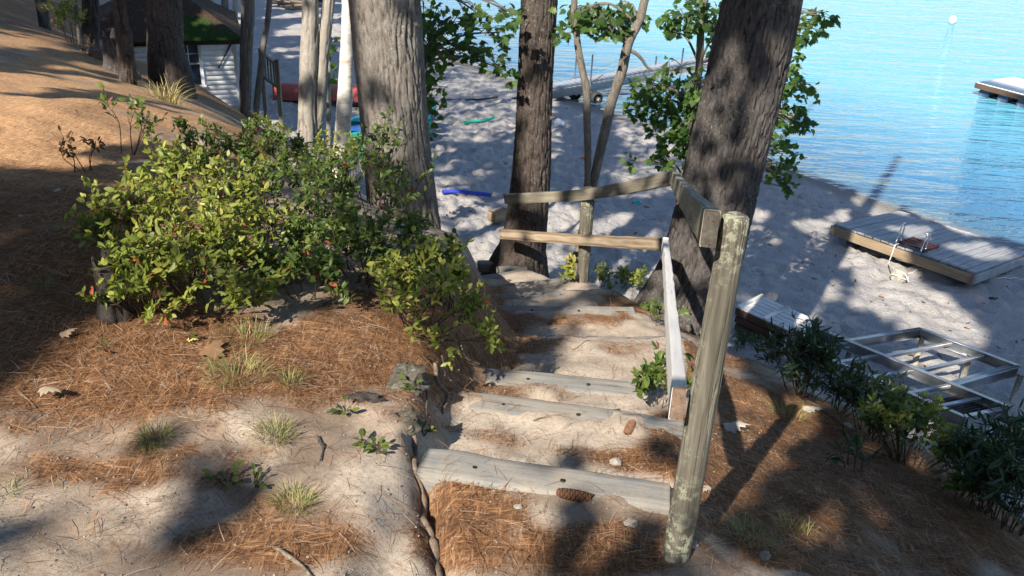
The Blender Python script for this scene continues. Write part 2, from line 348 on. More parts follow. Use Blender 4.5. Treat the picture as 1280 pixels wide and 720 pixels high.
# ------------------------------------------------------------------ ground material
def mat_ground():
    m, nt, b, out = newmat('ground'); N = NT(nt); pos = N.geo()
    lit = N.attr('litter').outputs['Fac']; hil = N.attr('hillness').outputs['Fac']; sh = N.attr('shore').outputs['Fac']
    n1 = N.noise(pos, 2.5, 6); nf = N.noise(pos, 60, 4, .7); ng = N.noise(pos, 260, 3, .7)
    grit = N.ramp(nf, [(.3, (.20, .155, .115)), (.5, (.41, .33, .255)), (.72, (.56, .475, .385))])
    grit = N.mix(N.math('MULTIPLY', N.ramp(ng, [(.50, (0, 0, 0)), (.66, (1, 1, 1))]), .40), grit, (.56, .50, .43)); grit = N.mix(N.ramp(N.noise(pos, 170, 2, .6), [(.60, (0, 0, 0)), (.70, (1, 1, 1))]), grit, (.16, .125, .10))
    grit = N.mix(N.math('MULTIPLY', N.ramp(n1, [(.42, (0, 0, 0)), (.60, (1, 1, 1))]), .75), grit, (.15, .105, .075))
    grit = N.mix(N.math('MULTIPLY', N.attr('trodden').outputs['Fac'], .8), grit, N.ramp(nf, [(.25, (.30, .245, .19)), (.5, (.44, .375, .305)), (.75, (.54, .475, .40))])); grit = N.mix(N.math('MULTIPLY', N.ramp(N.noise(pos, 190, 2, .6), [(.60, (0, 0, 0)), (.70, (1, 1, 1))]), .6), grit, (.20, .155, .12))
    # streaky needle litter: two noises stretched across each other
    wv = N.noise(N.mapping(pos, (90, 14, 20), (0, 0, .6)), 1.0, 3, .6, 1.2); wv2 = N.noise(N.mapping(pos, (14, 90, 20), (0, 0, -.4)), 1.0, 3, .6, 1.2)
    st = N.math('MAXIMUM', wv, wv2)
    need = N.ramp(st, [(.38, (.050, .026, .015)), (.54, (.16, .083, .043)), (.66, (.33, .185, .098)), (.80, (.46, .31, .19))])
    need = N.mix(N.math('MULTIPLY', N.attr('sun_lift').outputs['Fac'], .9), need, N.ramp(st, [(.36, (.21, .105, .05)), (.52, (.44, .255, .13)), (.70, (.62, .42, .25))]))  # raised litter colour stands in for direct sun on the slope
    edge = N.math('ADD', lit, N.math('MULTIPLY', N.math('SUBTRACT', nf, .5), 1.0))
    hillc = N.mix(N.ramp(edge, [(.28, (0, 0, 0)), (.62, (1, 1, 1))]), grit, need)
    sv = N.noise(pos, 1.1, 4); sf = N.noise(pos, 35, 5, .7); sg = N.noise(pos, 150, 2, .7)
    sand = N.ramp(sf, [(.25, (.235, .222, .212)), (.5, (.34, .325, .311)), (.75, (.44, .425, .408))])
    sand = N.mix(N.ramp(sg, [(.66, (0, 0, 0)), (.76, (1, 1, 1))]), sand, (.20, .17, .15))
    sand = N.mix(N.math('MULTIPLY', N.ramp(sv, [(.45, (0, 0, 0)), (.75, (1, 1, 1))]), .35), sand, (.36, .31, .27))
    wet = N.ramp(N.math('ADD', sh, N.math('MULTIPLY', N.math('SUBTRACT', sv, .5), .8)), [(.25, (1, 1, 1)), (.75, (0, 0, 0))])
    sand = N.mix(N.math('MULTIPLY', wet, .75), sand, (.17, .15, .13))
    drk = N.ramp(N.noise(pos, 6.5, 5, .7), [(.62, (0, 0, 0)), (.74, (1, 1, 1))]); sand = N.mix(N.math('MULTIPLY', drk, .35), sand, (.19, .165, .145))
    col = N.mix(hil, sand, hillc); N.l(col, b.inputs['Base Color']); setb(b, .95, .15)
    hgt = N.math('ADD', N.math('MULTIPLY', nf, .30), N.math('ADD', N.math('MULTIPLY', ng, .6), N.math('MULTIPLY', N.math('MULTIPLY', st, lit), .5)))
    bh = N.bump(hgt, .5, .006)
    sb = N.bump(N.math('MULTIPLY', N.math('ADD', N.noise(pos, 9, 4, .65), N.math('MULTIPLY', sf, .35)), N.math('SUBTRACT', 1.0, N.math('MULTIPLY', hil, .93))), .75, .05, bh); N.l(sb, b.inputs['Normal'])
    return m
M_ground = mat_ground()
split_ground()
# ------------------------------------------------------------------ wood and bark materials
def mat_wood(name, cols, scale=1.0, rings=False, rough=.85, lichen=None, bumpd=.004, dust=0.0, lw=.75, lth=(.58, .68)):
    m, nt, b, out = newmat(name); N = NT(nt); g = N.attr('grain').outputs['Vector']; pos = N.geo()
    gr = N.mapping(g, (2.2*scale, 46*scale, 46*scale))
    f = N.noise(gr, 1.6, 6, .65, .6); f2 = N.noise(N.mapping(g, (1.2, 9, 9)), 1.0, 4, .6, 1.5)
    if rings:
        w = N.n('ShaderNodeTexWave', wave_type='RINGS', rings_direction='X'); N.l(N.mapping(g, (3.2, 26, 14)), w.inputs[0]); w.inputs['Scale'].default_value = .9; w.inputs['Distortion'].default_value = 5; w.inputs['Detail'].default_value = 2; w.inputs['Detail Scale'].default_value = .7
        f = N.math('ADD', N.math('MULTIPLY', f, .5), N.math('MULTIPLY', w.outputs['Fac'], .45))
    c = N.ramp(f, [(.22, cols[0]), (.5, cols[1]), (.75, cols[2])])
    c = N.mix(N.math('MULTIPLY', N.ramp(f2, [(.45, (0, 0, 0)), (.7, (1, 1, 1))]), .45), c, cols[0])
    crack = N.ramp(N.noise(N.mapping(g, (1.5, 60, 60)), 1.0, 2, .5, .3), [(.27, (1, 1, 1)), (.33, (0, 0, 0))])
    c = N.mix(N.math('MULTIPLY', crack, .75), c, tuple(.25*x for x in cols[0]))
    if dust:
        dn = N.ramp(N.math('ADD', N.math('MULTIPLY', N.noise(pos, 5, 4, .6), .7), N.math('MULTIPLY', N.noise(pos, 90, 3, .7), .3)), [(.42, (0, 0, 0)), (.60, (1, 1, 1))]); c = N.mix(N.math('MULTIPLY', dn, dust), c, (.34, .285, .22))
    if lichen:
        l = N.ramp(N.noise(pos, 38, 4, .7), [(lth[0], (0, 0, 0)), (lth[1], (1, 1, 1))]); l2 = N.ramp(N.noise(pos, 4, 3), [(.42, (0, 0, 0)), (.6, (1, 1, 1))])
        c = N.mix(N.math('MULTIPLY', N.math('MULTIPLY', l, l2), lw), c, lichen)
    N.l(c, b.inputs['Base Color']); setb(b, rough, .25)
    N.l(N.bump(N.math('SUBTRACT', f, N.math('MULTIPLY', crack, .8)), .6, bumpd), b.inputs['Normal']); return m
W_timber = mat_wood('weathered_timber', [(.10, .098, .092), (.205, .207, .20), (.29, .292, .285)], .8, lichen=(.20, .215, .18), dust=.5)
W_grey = mat_wood('grey_rail_wood', [(.13, .115, .085), (.24, .215, .165), (.34, .31, .25)], 1, lichen=(.20, .22, .13))
W_new = mat_wood('pale_new_wood', [(.17, .12, .08), (.30, .23, .16), (.41, .335, .25)], .7, rings=True)
W_white = mat_wood('pale_skylit_wood', [(.50, .48, .46), (.66, .64, .62), (.74, .73, .71)], .8)  # bare wood made this pale to carry sun and sky reflection
W_post = mat_wood('mossy_post_wood', [(.050, .045, .036), (.125, .114, .09), (.25, .232, .19)], .5, lichen=(.36, .38, .28), bumpd=.018, lw=.9, lth=(.50, .57))
W_deck = mat_wood('grey_deck_wood', [(.17, .172, .18), (.30, .305, .315), (.44, .445, .455)], .6)
W_brown = mat_wood('brown_board_wood', [(.15, .105, .068), (.26, .195, .13), (.34, .275, .20)], .6)
W_old = mat_wood('rusty_stained_wood', [(.045, .03, .022), (.095, .06, .042), (.16, .10, .07)], .6)
def mat_bark(name, cols, stretch=5.0, freq=26, lichen=.5, depth=.02, moss=None):
    m, nt, b, out = newmat(name); N = NT(nt); pos = N.geo(); a = N.attr('furrow').outputs['Fac']
    st = N.mapping(pos, (1, 1, 1/stretch))
    f = N.noise(st, freq, 6, .7, .5); g = N.noise(pos, 110, 4, .7)
    c = N.ramp(N.math('ADD', N.math('MULTIPLY', f, .65), N.math('MULTIPLY', g, .35)), [(.30, cols[0]), (.5, cols[1]), (.70, cols[2])])
    c = N.mix(N.math('MULTIPLY', N.ramp(a, [(.0, (1, 1, 1)), (.42, (0, 0, 0))]), .7), c, cols[3])  # furrow bottoms darkened: dark bark tone plus crevice shade painted in
    l = N.ramp(N.noise(pos, 46, 4, .7), [(.56, (0, 0, 0)), (.64, (1, 1, 1))]); l2 = N.ramp(N.noise(pos, 2.2, 3), [(.45, (0, 0, 0)), (.6, (1, 1, 1))])
    c = N.mix(N.math('MULTIPLY', N.math('MULTIPLY', l, l2), lichen), c, (.34, .38, .33))
    N.l(c, b.inputs['Base Color']); setb(b, .95, .12)
    N.l(N.bump(N.math('ADD', f, N.math('MULTIPLY', g, .4)), .8, depth), b.inputs['Normal']); return m
def mat_iron():
    m, nt, b, out = newmat('rusty_iron'); b.inputs['Base Color'].default_value = (.035, .024, .018, 1); setb(b, .8, .3); return m
X_iron = mat_iron()
X_endb = mat_wood('brown_end_grain', [(.09, .06, .042), (.17, .115, .082), (.25, .18, .13)], .6)
X_endg = mat_wood('dark_end_grain', [(.03, .027, .022), (.07, .062, .052), (.13, .12, .10)], .5, lichen=(.22, .24, .17))
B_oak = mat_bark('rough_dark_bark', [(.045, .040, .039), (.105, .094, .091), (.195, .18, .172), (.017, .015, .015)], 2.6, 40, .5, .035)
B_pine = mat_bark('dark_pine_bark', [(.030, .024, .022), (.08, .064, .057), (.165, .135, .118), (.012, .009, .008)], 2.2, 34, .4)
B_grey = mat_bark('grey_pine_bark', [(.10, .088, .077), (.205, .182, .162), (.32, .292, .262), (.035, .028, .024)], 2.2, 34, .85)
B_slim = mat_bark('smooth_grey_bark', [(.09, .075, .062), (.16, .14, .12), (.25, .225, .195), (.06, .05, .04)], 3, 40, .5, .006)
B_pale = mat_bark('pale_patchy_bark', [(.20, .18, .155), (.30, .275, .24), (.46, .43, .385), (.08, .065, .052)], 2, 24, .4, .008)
def mat_birch():
    m, nt, b, out = newmat('white_birch_bark'); N = NT(nt); pos = N.geo()
    f = N.noise(N.mapping(pos, (7, 7, 30)), 1.4, 5, .65, .4); f2 = N.noise(N.mapping(pos, (2, 2, 5)), 1.5, 3, .6)
    c = N.ramp(f, [(.30, (.10, .085, .075)), (.36, (.52, .49, .45)), (.6, (.68, .66, .62))])
    c = N.mix(N.ramp(f2, [(.60, (0, 0, 0)), (.72, (1, 1, 1))]), c, (.40, .33, .27))
    N.l(c, b.inputs['Base Color']); setb(b, .7, .3); N.l(N.bump(f, .5, .006), b.inputs['Normal']); return m
B_birch = mat_birch()
# ------------------------------------------------------------------ trunks
def trunk_mesh(name, P, R, mat, parent, nc=96, step=.03, furrow=(9, 1.6, .02), seed=0.0, flare=None, lump=.03):
    """P axis points, R radii; bark furrows are real relief"""
    Q = np.c_[np.asarray(P, float), np.asarray(R, float)]
    L = np.linalg.norm(np.diff(Q[:, :3], axis=0), axis=1).sum(); n = int(min(420, max(12, L/step)))
    S = resample(spline(Q, n*2), n); P = S[:, :3]; r = S[:, 3]
    T, A, B = frames(P); th = np.arange(nc)*2*PI/nc
    c, s = np.cos(th), np.sin(th); zz = np.r_[0, np.cumsum(np.linalg.norm(np.diff(P, axis=0), axis=1))]
    rr = np.repeat(r[:, None], nc, 1)
    k, kz, d = furrow
    rad0 = max(.03, float(np.median(r[:max(2, n//2)])))
    C3 = np.stack([np.broadcast_to(c*rad0, (n, nc)), np.broadcast_to(s*rad0, (n, nc)), np.repeat(zz[:, None], nc, 1)], -1)
    q = C3*np.array([k/.25, k/.25, kz])+seed
    wob = np.stack([vn(C3*np.array([9, 9, 3])+seed), vn(C3*np.array([9, 9, 3])+seed+9), np.zeros((n, nc))], -1)*.35
    rid = np.abs(fbm(q+wob, 2)); rid2 = np.abs(vn(C3*np.array([k*6, k*6, kz*7.])+seed+5))
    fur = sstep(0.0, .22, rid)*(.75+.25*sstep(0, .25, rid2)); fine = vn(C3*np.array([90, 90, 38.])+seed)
    big = vn(C3*np.array([3.2, 3.2, .9])+seed+40)
    rr = rr*(1+lump*big)+d*(fur-.8)+d*.22*fine
    if flare is not None:
        H, amt, nb = flare; e = np.exp(-zz/H)[:, None]
        rr = rr*(1+amt*e*(.55+.45*np.cos(nb*th+seed*2.3+.6*np.sin(2*th))[None, :]))
    ring = A[:, None]*c[None, :, None]+B[:, None]*s[None, :, None]
    V = (P[:, None]+ring*rr[..., None]).reshape(-1, 3)
    F = ringgrid(n, nc)
    V = np.vstack([V, P[-1]]); j = np.arange(nc); cap = np.stack([(n-1)*nc+j, (n-1)*nc+(j+1) % nc, np.full(nc, n*nc)], 1)
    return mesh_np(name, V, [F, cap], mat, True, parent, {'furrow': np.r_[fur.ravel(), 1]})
STUBS = []
TREES = []      # (root, axis points, base radius): crowns are added once the canopy is laid out
def pxaxis(pts, Y, dY=0.0):
    """points (px, py, width px) -> axis and radii; Y the distance ahead at the lowest point"""
    out = []; R = []
    for i, (x, y, wd) in enumerate(pts):
        P = aty(x, y, Y+dY*i/(len(pts)-1 or 1)); w = (P-CP)@CF; out.append(P); R.append(wd/2*w/FPX)
    return np.array(out), np.array(R)
def make_tree(name, label, group, pts, Y, mat, top=10.0, furrow=(9, 1.6, .02), nc=96, step=.03, flare=None, seed=0.0, sink=.25, dY=0.0, spread=1.0, crown=True, lean=1.0, lump=.045, taper=.70):
    P, R = pxaxis(pts, Y, dY)
    b = P[0].copy(); g = gz(b[0], b[1])
    d0 = P[0]-P[1]; d0 /= np.linalg.norm(d0)
    if b[2] > g-.05:                                # run on down into the soil
        e = P[0]+d0*((b[2]-g+sink)/max(.3, -d0[2])); P = np.vstack([e, P]); R = np.r_[R[0]*1.02, R]
    d1 = P[-1]-P[-2]; d1 /= np.linalg.norm(d1); d1 = d1*np.array([lean, lean, 1]); d1 /= np.linalg.norm(d1)
    h = top-P[-1, 2]
    for t in (.2, .45, .72, 1.0):
        P = np.vstack([P, P[-1]+d1*h*.27]); R = np.r_[R, R[-1]*taper]
    root = empty(name, label, 'tree', group); root.location = (float(b[0]), float(b[1]), float(g))
    tr = trunk_mesh('trunk', P-np.array(root.location), R, mat, root, nc, step, furrow, seed, flare, lump)
    if crown: TREES.append((root, P, R, spread))
    return root, P, R
oak, oakP, oakR = make_tree('pine_tree', 'massive dark rough barked tree leaning right behind the handrail corner', None,
    [(852, 392, 112), (870, 345, 97), (884, 300, 96), (908, 200, 95), (932, 100, 96), (954, 0, 95)], 6.3, B_oak, 12, (9, 6.0, .021), 220, .016, (.30, .42, 4), 1.0)
pin, pinP, pinR = make_tree('pine_tree', 'straight dark pine with flared base beside the lowest timber step', None,
    [(648, 338, 70), (655, 300, 54), (661, 250, 49), (665, 200, 47), (669, 100, 45), (674, 0, 45)], 8.35, B_pine, 14, (8.5, 5.5, .018), 170, .020, (.22, .85, 3), 2.0)
big, bigP, bigR = make_tree('pine_tree', 'thick sunlit grey trunk with furrowed bark standing in the left thicket', None,
    [(507, 285, 82), (497, 200, 83), (488, 100, 86), (481, 0, 87)], 7.2, B_grey, 15, (9, 5.0, .019), 200, .018, (.3, .12, 5), 3.0)
def stub(root, P, R, z, ang, ln, r, mat):
    c = np.array([np.interp(z, P[:, 2], P[:, k]) for k in range(3)]); rr = np.interp(z, P[:, 2], R); d = np.array([math.cos(ang), math.sin(ang), .45]); d /= np.linalg.norm(d); loc = np.array(root.location)
    mb = MB(); a = c+d*rr*.8; add_tube(mb, [a-loc, a+d*(rr*.2+ln*.4)-loc, a+d*(rr*.2+ln)-loc+(0, 0, -.01)], [r*1.7, r, r*.7], 10); mb.build('branch_stub', mat, root, True, {'furrow': np.ones(mb.n)})
stub(pin, pinP, pinR, 3.75, -.4, .07, .022, B_pine); stub(pin, pinP, pinR, 4.7, -2.4, .05, .016, B_pine); stub(oak, oakP, oakR, 4.6, -2.6, .06, .02, B_oak); stub(oak, oakP, oakR, 5.3, -.7, .06, .018, B_oak); stub(big, bigP, bigR, 4.75, -.5, .06, .022, B_grey); stub(big, bigP, bigR, 5.2, -2.2, .05, .02, B_grey)
make_tree('birch_tree', 'slender white barked birch left of the thick grey trunk', None,
    [(425, 205, 20), (430, 140, 20), (433, 80, 18), (434, 0, 13)], 8.2, B_birch, 10, (3, 8, .003), 40, .03, None, 4.0, lean=.5)
r, P, R = make_tree('twin_stem_tree', 'twin stemmed tree shaded above and sunlit below, left of the birch', None,  # same bark all the way up; sunlight makes the lower stems pale
    [(384, 178, 24), (385, 120, 22), (386, 80, 22), (388, 0, 20)], 9.2, B_pale, 10, (6, 2, .010), 56, .03, None, 5.0, lean=.5)
P2, R2 = pxaxis([(392, 170, 18), (399, 130, 17), (404, 70, 15), (411, 0, 15)], 9.25)
trunk_mesh('trunk', np.vstack([P2[0]+(0, 0, -.5), P2, P2[-1]+(P2[-1]-P2[-2])*3])-np.array(r.location), np.r_[R2[0], R2, R2[-1]*.5], B_pale, r, 40, .04, (6, 2, .008), 5.5)
make_tree('slim_tree', 'thin pale stem between the twin stemmed tree and the birch', None, [(411, 150, 6), (411, 105, 5), (412, 60, 4)], 10.5, B_pale, 6.0, (3, 3, .002), 16, .08, None, 6.0, crown=False)
s1, sP, sR = make_tree('twin_sapling', 'forked thin tree with two bent dark stems behind the middle handrail post', None,
    [(716, 345, 14), (725, 310, 13), (735, 262, 12), (743, 222, 11), (757, 160, 12), (765, 125, 12), (777, 90, 12), (785, 55, 11.5), (797, 30, 11), (806, 0, 10)], 7.75, B_slim, 8.5, (4, 3, .004), 40, .03, None, 7.0, lean=.6, lump=.06)
P2, R2 = pxaxis([(731, 300, 9), (734, 240, 8.5), (735, 200, 8.5), (734, 160, 9), (733, 112, 9), (728, 88, 9), (722, 55, 8), (719, 20, 8), (718, 0, 7.5)], 7.7)
trunk_mesh('trunk', np.vstack([P2, P2[-1]+(0, .1, 1.4)])-np.array(s1.location), np.r_[R2, R2[-1]*.6], B_slim, s1, 30, .04, (4, 3, .004), 7.4, lump=.06)
mb = MB(); add_tube(mb, spline(np.array([aty(x, y, 7.75) for x, y in ((787, 63), (795, 67), (803, 75), (809, 84), (818, 88))]), 14)-np.array(s1.location), np.linspace(.018, .009, 17), 8)
mb.build('branch', B_slim, s1, True, {'furrow': np.ones(mb.n)})
make_tree('maple_tree', 'slim maple with broad green leaves growing behind the leaning trunk', None,
    [(858, 230, 11), (868, 140, 10), (874, 80, 9.5), (876, 40, 9), (881, 0, 9)], 9.2, B_slim, 9, (4, 3, .004), 30, .05, None, 8.0, lean=.6, crown=False)
MAPLE = bpy.context.scene.objects[-1] if False else [o for o in COL.objects if o.name.startswith('maple_tree')][-1]
# left background trunks: (name, label, px points, Y, mat, extra)
LEFT = [('pine_tree', 'big dark trunk standing in front of the white shed', [(214, 98, 52), (207, 60, 44), (205, 0, 41)], 11.0, B_pine, (.25, .22, 4)),
        ('pine_tree', 'dark trunk rising beside the broken stump left of the shed', [(159, 88, 20), (154, 40, 17), (148, 0, 16)], 9.6, B_pine, None),
        ('pine_tree', 'dark upright trunk behind the root clump on the upper left bank', [(113, 54, 20), (113, 0, 20)], 12.5, B_pine, None),
        ('slim_tree', 'thin black stem beside the bright green sapling', [(101, 53, 6), (97, 25, 6), (93, 0, 6)], 12.2, B_oak, None),
        ('pine_tree', 'trunk farthest left on the shaded upper bank', [(58, 42, 14), (54, 20, 13), (51, 0, 13)], 14.0, B_oak, None),
        ('slim_tree', 'short dark trunk above the left slope of the shed roof', [(246, 24, 7), (244, 0, 6)], 27, B_slim, None),
        ('slim_tree', 'thin trunk just left of the roof peak of the shed', [(256, 27, 6), (255, 0, 6)], 28, B_slim, None),
        ('slim_tree', 'dappled trunk rising behind the right slope of the shed roof', [(280, 36, 9), (281, 0, 9)], 25, B_slim, None),
        ('slim_tree', 'pale trunk behind the right corner of the shed roof', [(293, 43, 7), (294, 0, 6)], 24, B_pale, None),
        ('slim_tree', 'very thin dark stem touching the right wall corner of the shed', [(302, 118, 6), (303, 60, 6), (304, 0, 6)], 15.5, B_oak, None),
        ('slim_tree', 'tall grey trunk standing just right of the white shed', [(307, 126, 13), (309, 70, 12.5), (312, 0, 12)], 15.0, B_slim, None),
        ('slim_tree', 'slender trunk leaning right beside the far wooden stair railing', [(323, 112, 8), (329, 60, 7.5), (337, 0, 7)], 15.5, B_slim, None)]
for i, (nm, lb, pts, Y, mt, fl) in enumerate(LEFT):
    make_tree(nm, lb, None, pts, Y, mt, 12, (9, 4.5, .018) if pts[0][2] > 12 else (4, 3, .004), 64 if pts[0][2] > 12 else 24, .06, fl, 10.0+i, lean=.6, sink=.4)
# ------------------------------------------------------------------ steps
STEP_LB = ['grey timber step edge nearest the camera, left of the big post', 'grey timber step second from the camera with a dark knot', 'grey timber step third from the camera, partly buried in sand',
           'sand covered timber step midway down the stairway', 'grey timber step level with the foot of the leaning trunk', 'narrow shaded timber step where the stairway starts to turn left',
           'sunlit timber step beside the middle handrail post', 'lowest small timber step at the foot of the straight pine']
for i, (a, b) in enumerate(TIMB):
    mb = MB(); u = (b-a)/np.linalg.norm(b-a); n = np.array([-u[1], u[0], 0]); n /= np.linalg.norm(n)
    w = .145 if i != 7 else .11; dz = .000 if i == 3 else .016
    ext = .0 if i in (0, 7) else .04
    add_beam(mb, [a-u*ext-n*w/2+(0, 0, dz-.07), b+u*ext-n*w/2+(0, 0, dz-.07)], w, .14, bev=.014, seg=40, wob=.006, seed=i*3.3)
    st = tag(mb.build('step_timber', W_timber), STEP_LB[i], 'step', 'timber edges of the stairway')
    for t in ((.22, .58) if i < 6 and i != 3 else ()):
        sp = MB(); c = a+(b-a)*(t+.03*math.sin(i*5.))-n*(w*.55)+(0, 0, dz+.001); add_tube(sp, [c-(0, 0, .02), c+(0, 0, .001), c+(0, 0, .004)], [.010, .010, .006], 10, True, (0, 1, 0)); sp.build('spike', X_iron, st)
for k, (q, z, ln, ang) in enumerate((((618, 333), 2.2, .34, .1), ((640, 340), 2.28, .30, .2))):
    p = atz(*q, z); mb = MB(); d = np.array([math.cos(ang), math.sin(ang), 0]); add_beam(mb, [p-d*ln/2, p+d*ln/2], .11, .10, bev=.015, seg=14, wob=.006, seed=40+k)
    tag(mb.build('wood_block', W_timber), ['flat grey board lying at the left of the straight pine base', 'short grey timber block lying against the straight pine base'][k], 'timber')
# ------------------------------------------------------------------ handrail
hr = empty('stair_handrail', 'wooden handrail of two rails on log posts bending left down the stairway', 'handrail')
pb = np.array([.53, 2.0, 4.33]); hr.location = pb
def rel(P): return np.asarray(P, float)-pb
def log_post(P0, P1, r0, r1, seed, nm='post'):
    n = 90; t = np.linspace(0, 1, n); P = P0+(P1-P0)*t[:, None]; nc = 128; th = np.arange(nc)*2*PI/nc
    C3 = np.stack([np.broadcast_to(np.cos(th), (n, nc)), np.broadcast_to(np.sin(th), (n, nc)), np.repeat(t[:, None]*np.linalg.norm(P1-P0), nc, 1)], -1)
    r = (r0+(r1-r0)*t)[:, None]*(1+.05*vn(C3*np.array([1.2, 1.2, 3])+seed)+.03*vn(C3*np.array([5, 5, 4])+seed)+.02*vn(C3*np.array([11, 11, 2])+seed)); r = r-.0045*sstep(.07, .02, np.abs(vn(C3*np.array([5, 5, .9])+seed+3)))-.002*sstep(.10, .03, np.abs(vn(C3*np.array([13, 13, 2.2])+seed+13)))
    r[-1] *= .93
    for kz, ka in ((.32, 3.9), (.55, 5.2), (.8, 4.6), (.2, 5.5)):
        dd = ((t[:, None]-kz)*8)**2+(np.angle(np.exp(1j*(th-ka)))[None, :]*2.2)**2; r = r+.006*np.exp(-dd*3)
    T, A, B = frames(P); V = (P[:, None]+(A[:, None]*np.cos(th)[None, :, None]+B[:, None]*np.sin(th)[None, :, None])*r[..., None]).reshape(-1, 3)
    G = np.stack([C3[..., 2], C3[..., 0]*r0, C3[..., 1]*r0], -1).reshape(-1, 3)+seed
    ids = (n-1)*nc+np.arange(nc); top = V[ids].mean(0)
    V = np.vstack([V, top+(V[ids]-top)*.8+(0, 0, .004), top+(0, 0, .006)]); G = np.vstack([G, G[ids], G[ids[:1]]])
    j = np.arange(nc); k = (j+1) % nc; b = n*nc
    mb = MB(); mb.add(V, [np.vstack([ringgrid(n, nc), np.stack([ids, ids[k], b+k, b+j], 1)]), np.stack([b+j, b+k, np.full(nc, b+nc)], 1)], G)
    return mb.build(nm, W_post, hr)
log_post(rel([.527, 2.0, 4.05]), rel([.537, 2.0, 5.405]), .043, .034, 1.7)
P2b = aty(728.5, 357, 7.2); P2t = aty(736, 236, 7.15)
log_post(rel(P2b+(0, 0, -.3)), rel(P2t), .052, .060, 8.1)
CY = 5.65
def rail(pts, mat, nm, h=.09, w=.038, seg=30, seed=0.0):
    mb = MB(); P = np.array([p for p in pts]); add_beam(mb, rel(P), w, h, bev=.004, seg=seg, wob=.0035, seed=seed); return mb.build(nm, mat, hr)
dz = np.array([0, 0, -.045])
u0p = aty(891, 264, 1.94)+dz; u1p = aty(842, 213.5, CY)+dz
rail([u0p, (u0p+u1p)/2+(0, 0, -.006), u1p], W_grey, 'top_rail', seed=1)
l0p = aty(850, 487, 1.94)+dz; l1p = aty(832, 297.5, CY)+dz
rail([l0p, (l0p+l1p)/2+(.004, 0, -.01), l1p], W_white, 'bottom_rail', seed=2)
for p_, q_, mt_ in ((u0p, u1p, X_endg), (l0p, l1p, X_endb)):
    d_ = (p_-q_)/np.linalg.norm(p_-q_); mb = MB(); add_beam(mb, rel([p_+d_*.001, p_+d_*.006]), .0365, .0885, bev=.006); mb.build('end_grain', mt_, hr, False)
u2 = [aty(844, 214.5, CY+.02)+dz, aty(736, 236.5, 7.05)+dz, aty(632, 243, 7.85)+dz]
l2 = [aty(833, 298, CY+.02)+dz, aty(728, 294, 7.05)+dz, aty(626, 287, 7.85)+dz]
mb = MB(); add_beam(mb, rel(spline(u2, 24)), .038, .095, bev=.004, wob=.003, seed=5); mb.build('top_rail', W_grey, hr)
mb = MB(); add_beam(mb, rel(spline(l2, 24)), .038, .095, bev=.004, wob=.003, seed=6); mb.build('bottom_rail', W_new, hr)
# ------------------------------------------------------------------ simple materials
def mat_plain(name, col, rough=.5, spec=.4, metal=0.0, var=.12, sc=14, bump=0.0):
    m, nt, b, out = newmat(name); N = NT(nt); f = N.noise(N.geo(), sc, 5, .65)
    c = N.ramp(f, [(.3, tuple(max(0, x*(1-var*1.6)) for x in col)), (.55, col), (.75, tuple(min(1, x*(1+var)) for x in col))])
    N.l(c, b.inputs['Base Color']); setb(b, rough, spec, metal)
    if bump: N.l(N.bump(f, .5, bump), b.inputs['Normal'])
    return m
X_alu = mat_plain('dull_aluminium', (.40, .42, .45), .42, .5, .75, .18, 9)
X_dkdeck = mat_plain('bluish_dock_deck', (.24, .27, .31), .6, .4, 0, .2, 9)
X_chrome = mat_plain('bright_steel', (.70, .71, .73), .22, .5, 1.0, .05)
X_white = mat_plain('white_paint', (.74, .75, .76), .55, .3, 0, .06, 6)
X_siding = mat_plain('white_siding_paint', (.84, .86, .88), .6, .25, 0, .08, 4)
X_dark = mat_plain('dark_rubber', (.035, .036, .04), .7, .3)
X_red = mat_plain('faded_red_hull', (.42, .09, .07), .5, .35, 0, .2, 6)
X_teal = mat_plain('teal_plastic', (.03, .38, .38), .4, .4)
X_blue = mat_plain('blue_plastic', (.03, .12, .40), .4, .4)
X_green = mat_plain('green_foam', (.04, .48, .30), .7, .2)
X_navy = mat_plain('blue_foam', (.05, .08, .50), .7, .2)
X_orange = mat_plain('orange_red_plastic', (.60, .13, .05), .5, .3)
X_bag = mat_plain('pale_plastic', (.55, .60, .64), .4, .4)
X_conc = mat_plain('stained_concrete', (.36, .34, .28), .9, .2, 0, .3, 30, .01)
X_rope = mat_plain('white_rope', (.62, .60, .56), .9, .1, 0, .1, 200, .002)
X_lad = mat_plain('dark_red_steps', (.13, .045, .04), .6, .3, 0, .3, 20)
X_rock = mat_plain('pale_stone', (.30, .275, .24), .9, .2, 0, .2, 40, .006)
X_drum = mat_plain('dark_blue_drum', (.05, .075, .13), .5, .3)
X_brush = mat_plain('dead_brush', (.20, .165, .13), .95, .1, 0, .4, 60)
def mat_glass():
    m, nt, b, out = newmat('dark_window_glass'); b.inputs['Base Color'].default_value = (.03, .05, .08, 1); setb(b, .06, .6); return m
X_glass = mat_glass()
def mat_moss():
    m, nt, b, out = newmat('mossy_shingles'); N = NT(nt); p = N.geo()
    n = N.noise(p, 22, 5, .7); k = N.noise(p, 1.6, 4, .6); mo = N.attr('moss').outputs['Fac']
    c = N.ramp(n, [(.3, (.030, .020, .015)), (.6, (.075, .050, .036)), (.75, (.12, .08, .055))])
    g = N.ramp(n, [(.3, (.012, .026, .008)), (.7, (.042, .075, .017))])
    c = N.mix(N.ramp(N.math('ADD', mo, N.math('SUBTRACT', k, .5)), [(.4, (0, 0, 0)), (.6, (1, 1, 1))]), c, g); N.l(c, b.inputs['Base Color']); setb(b, .95, .1)
    N.l(N.bump(n, .8, .03), b.inputs['Normal']); return m
X_moss = mat_moss()
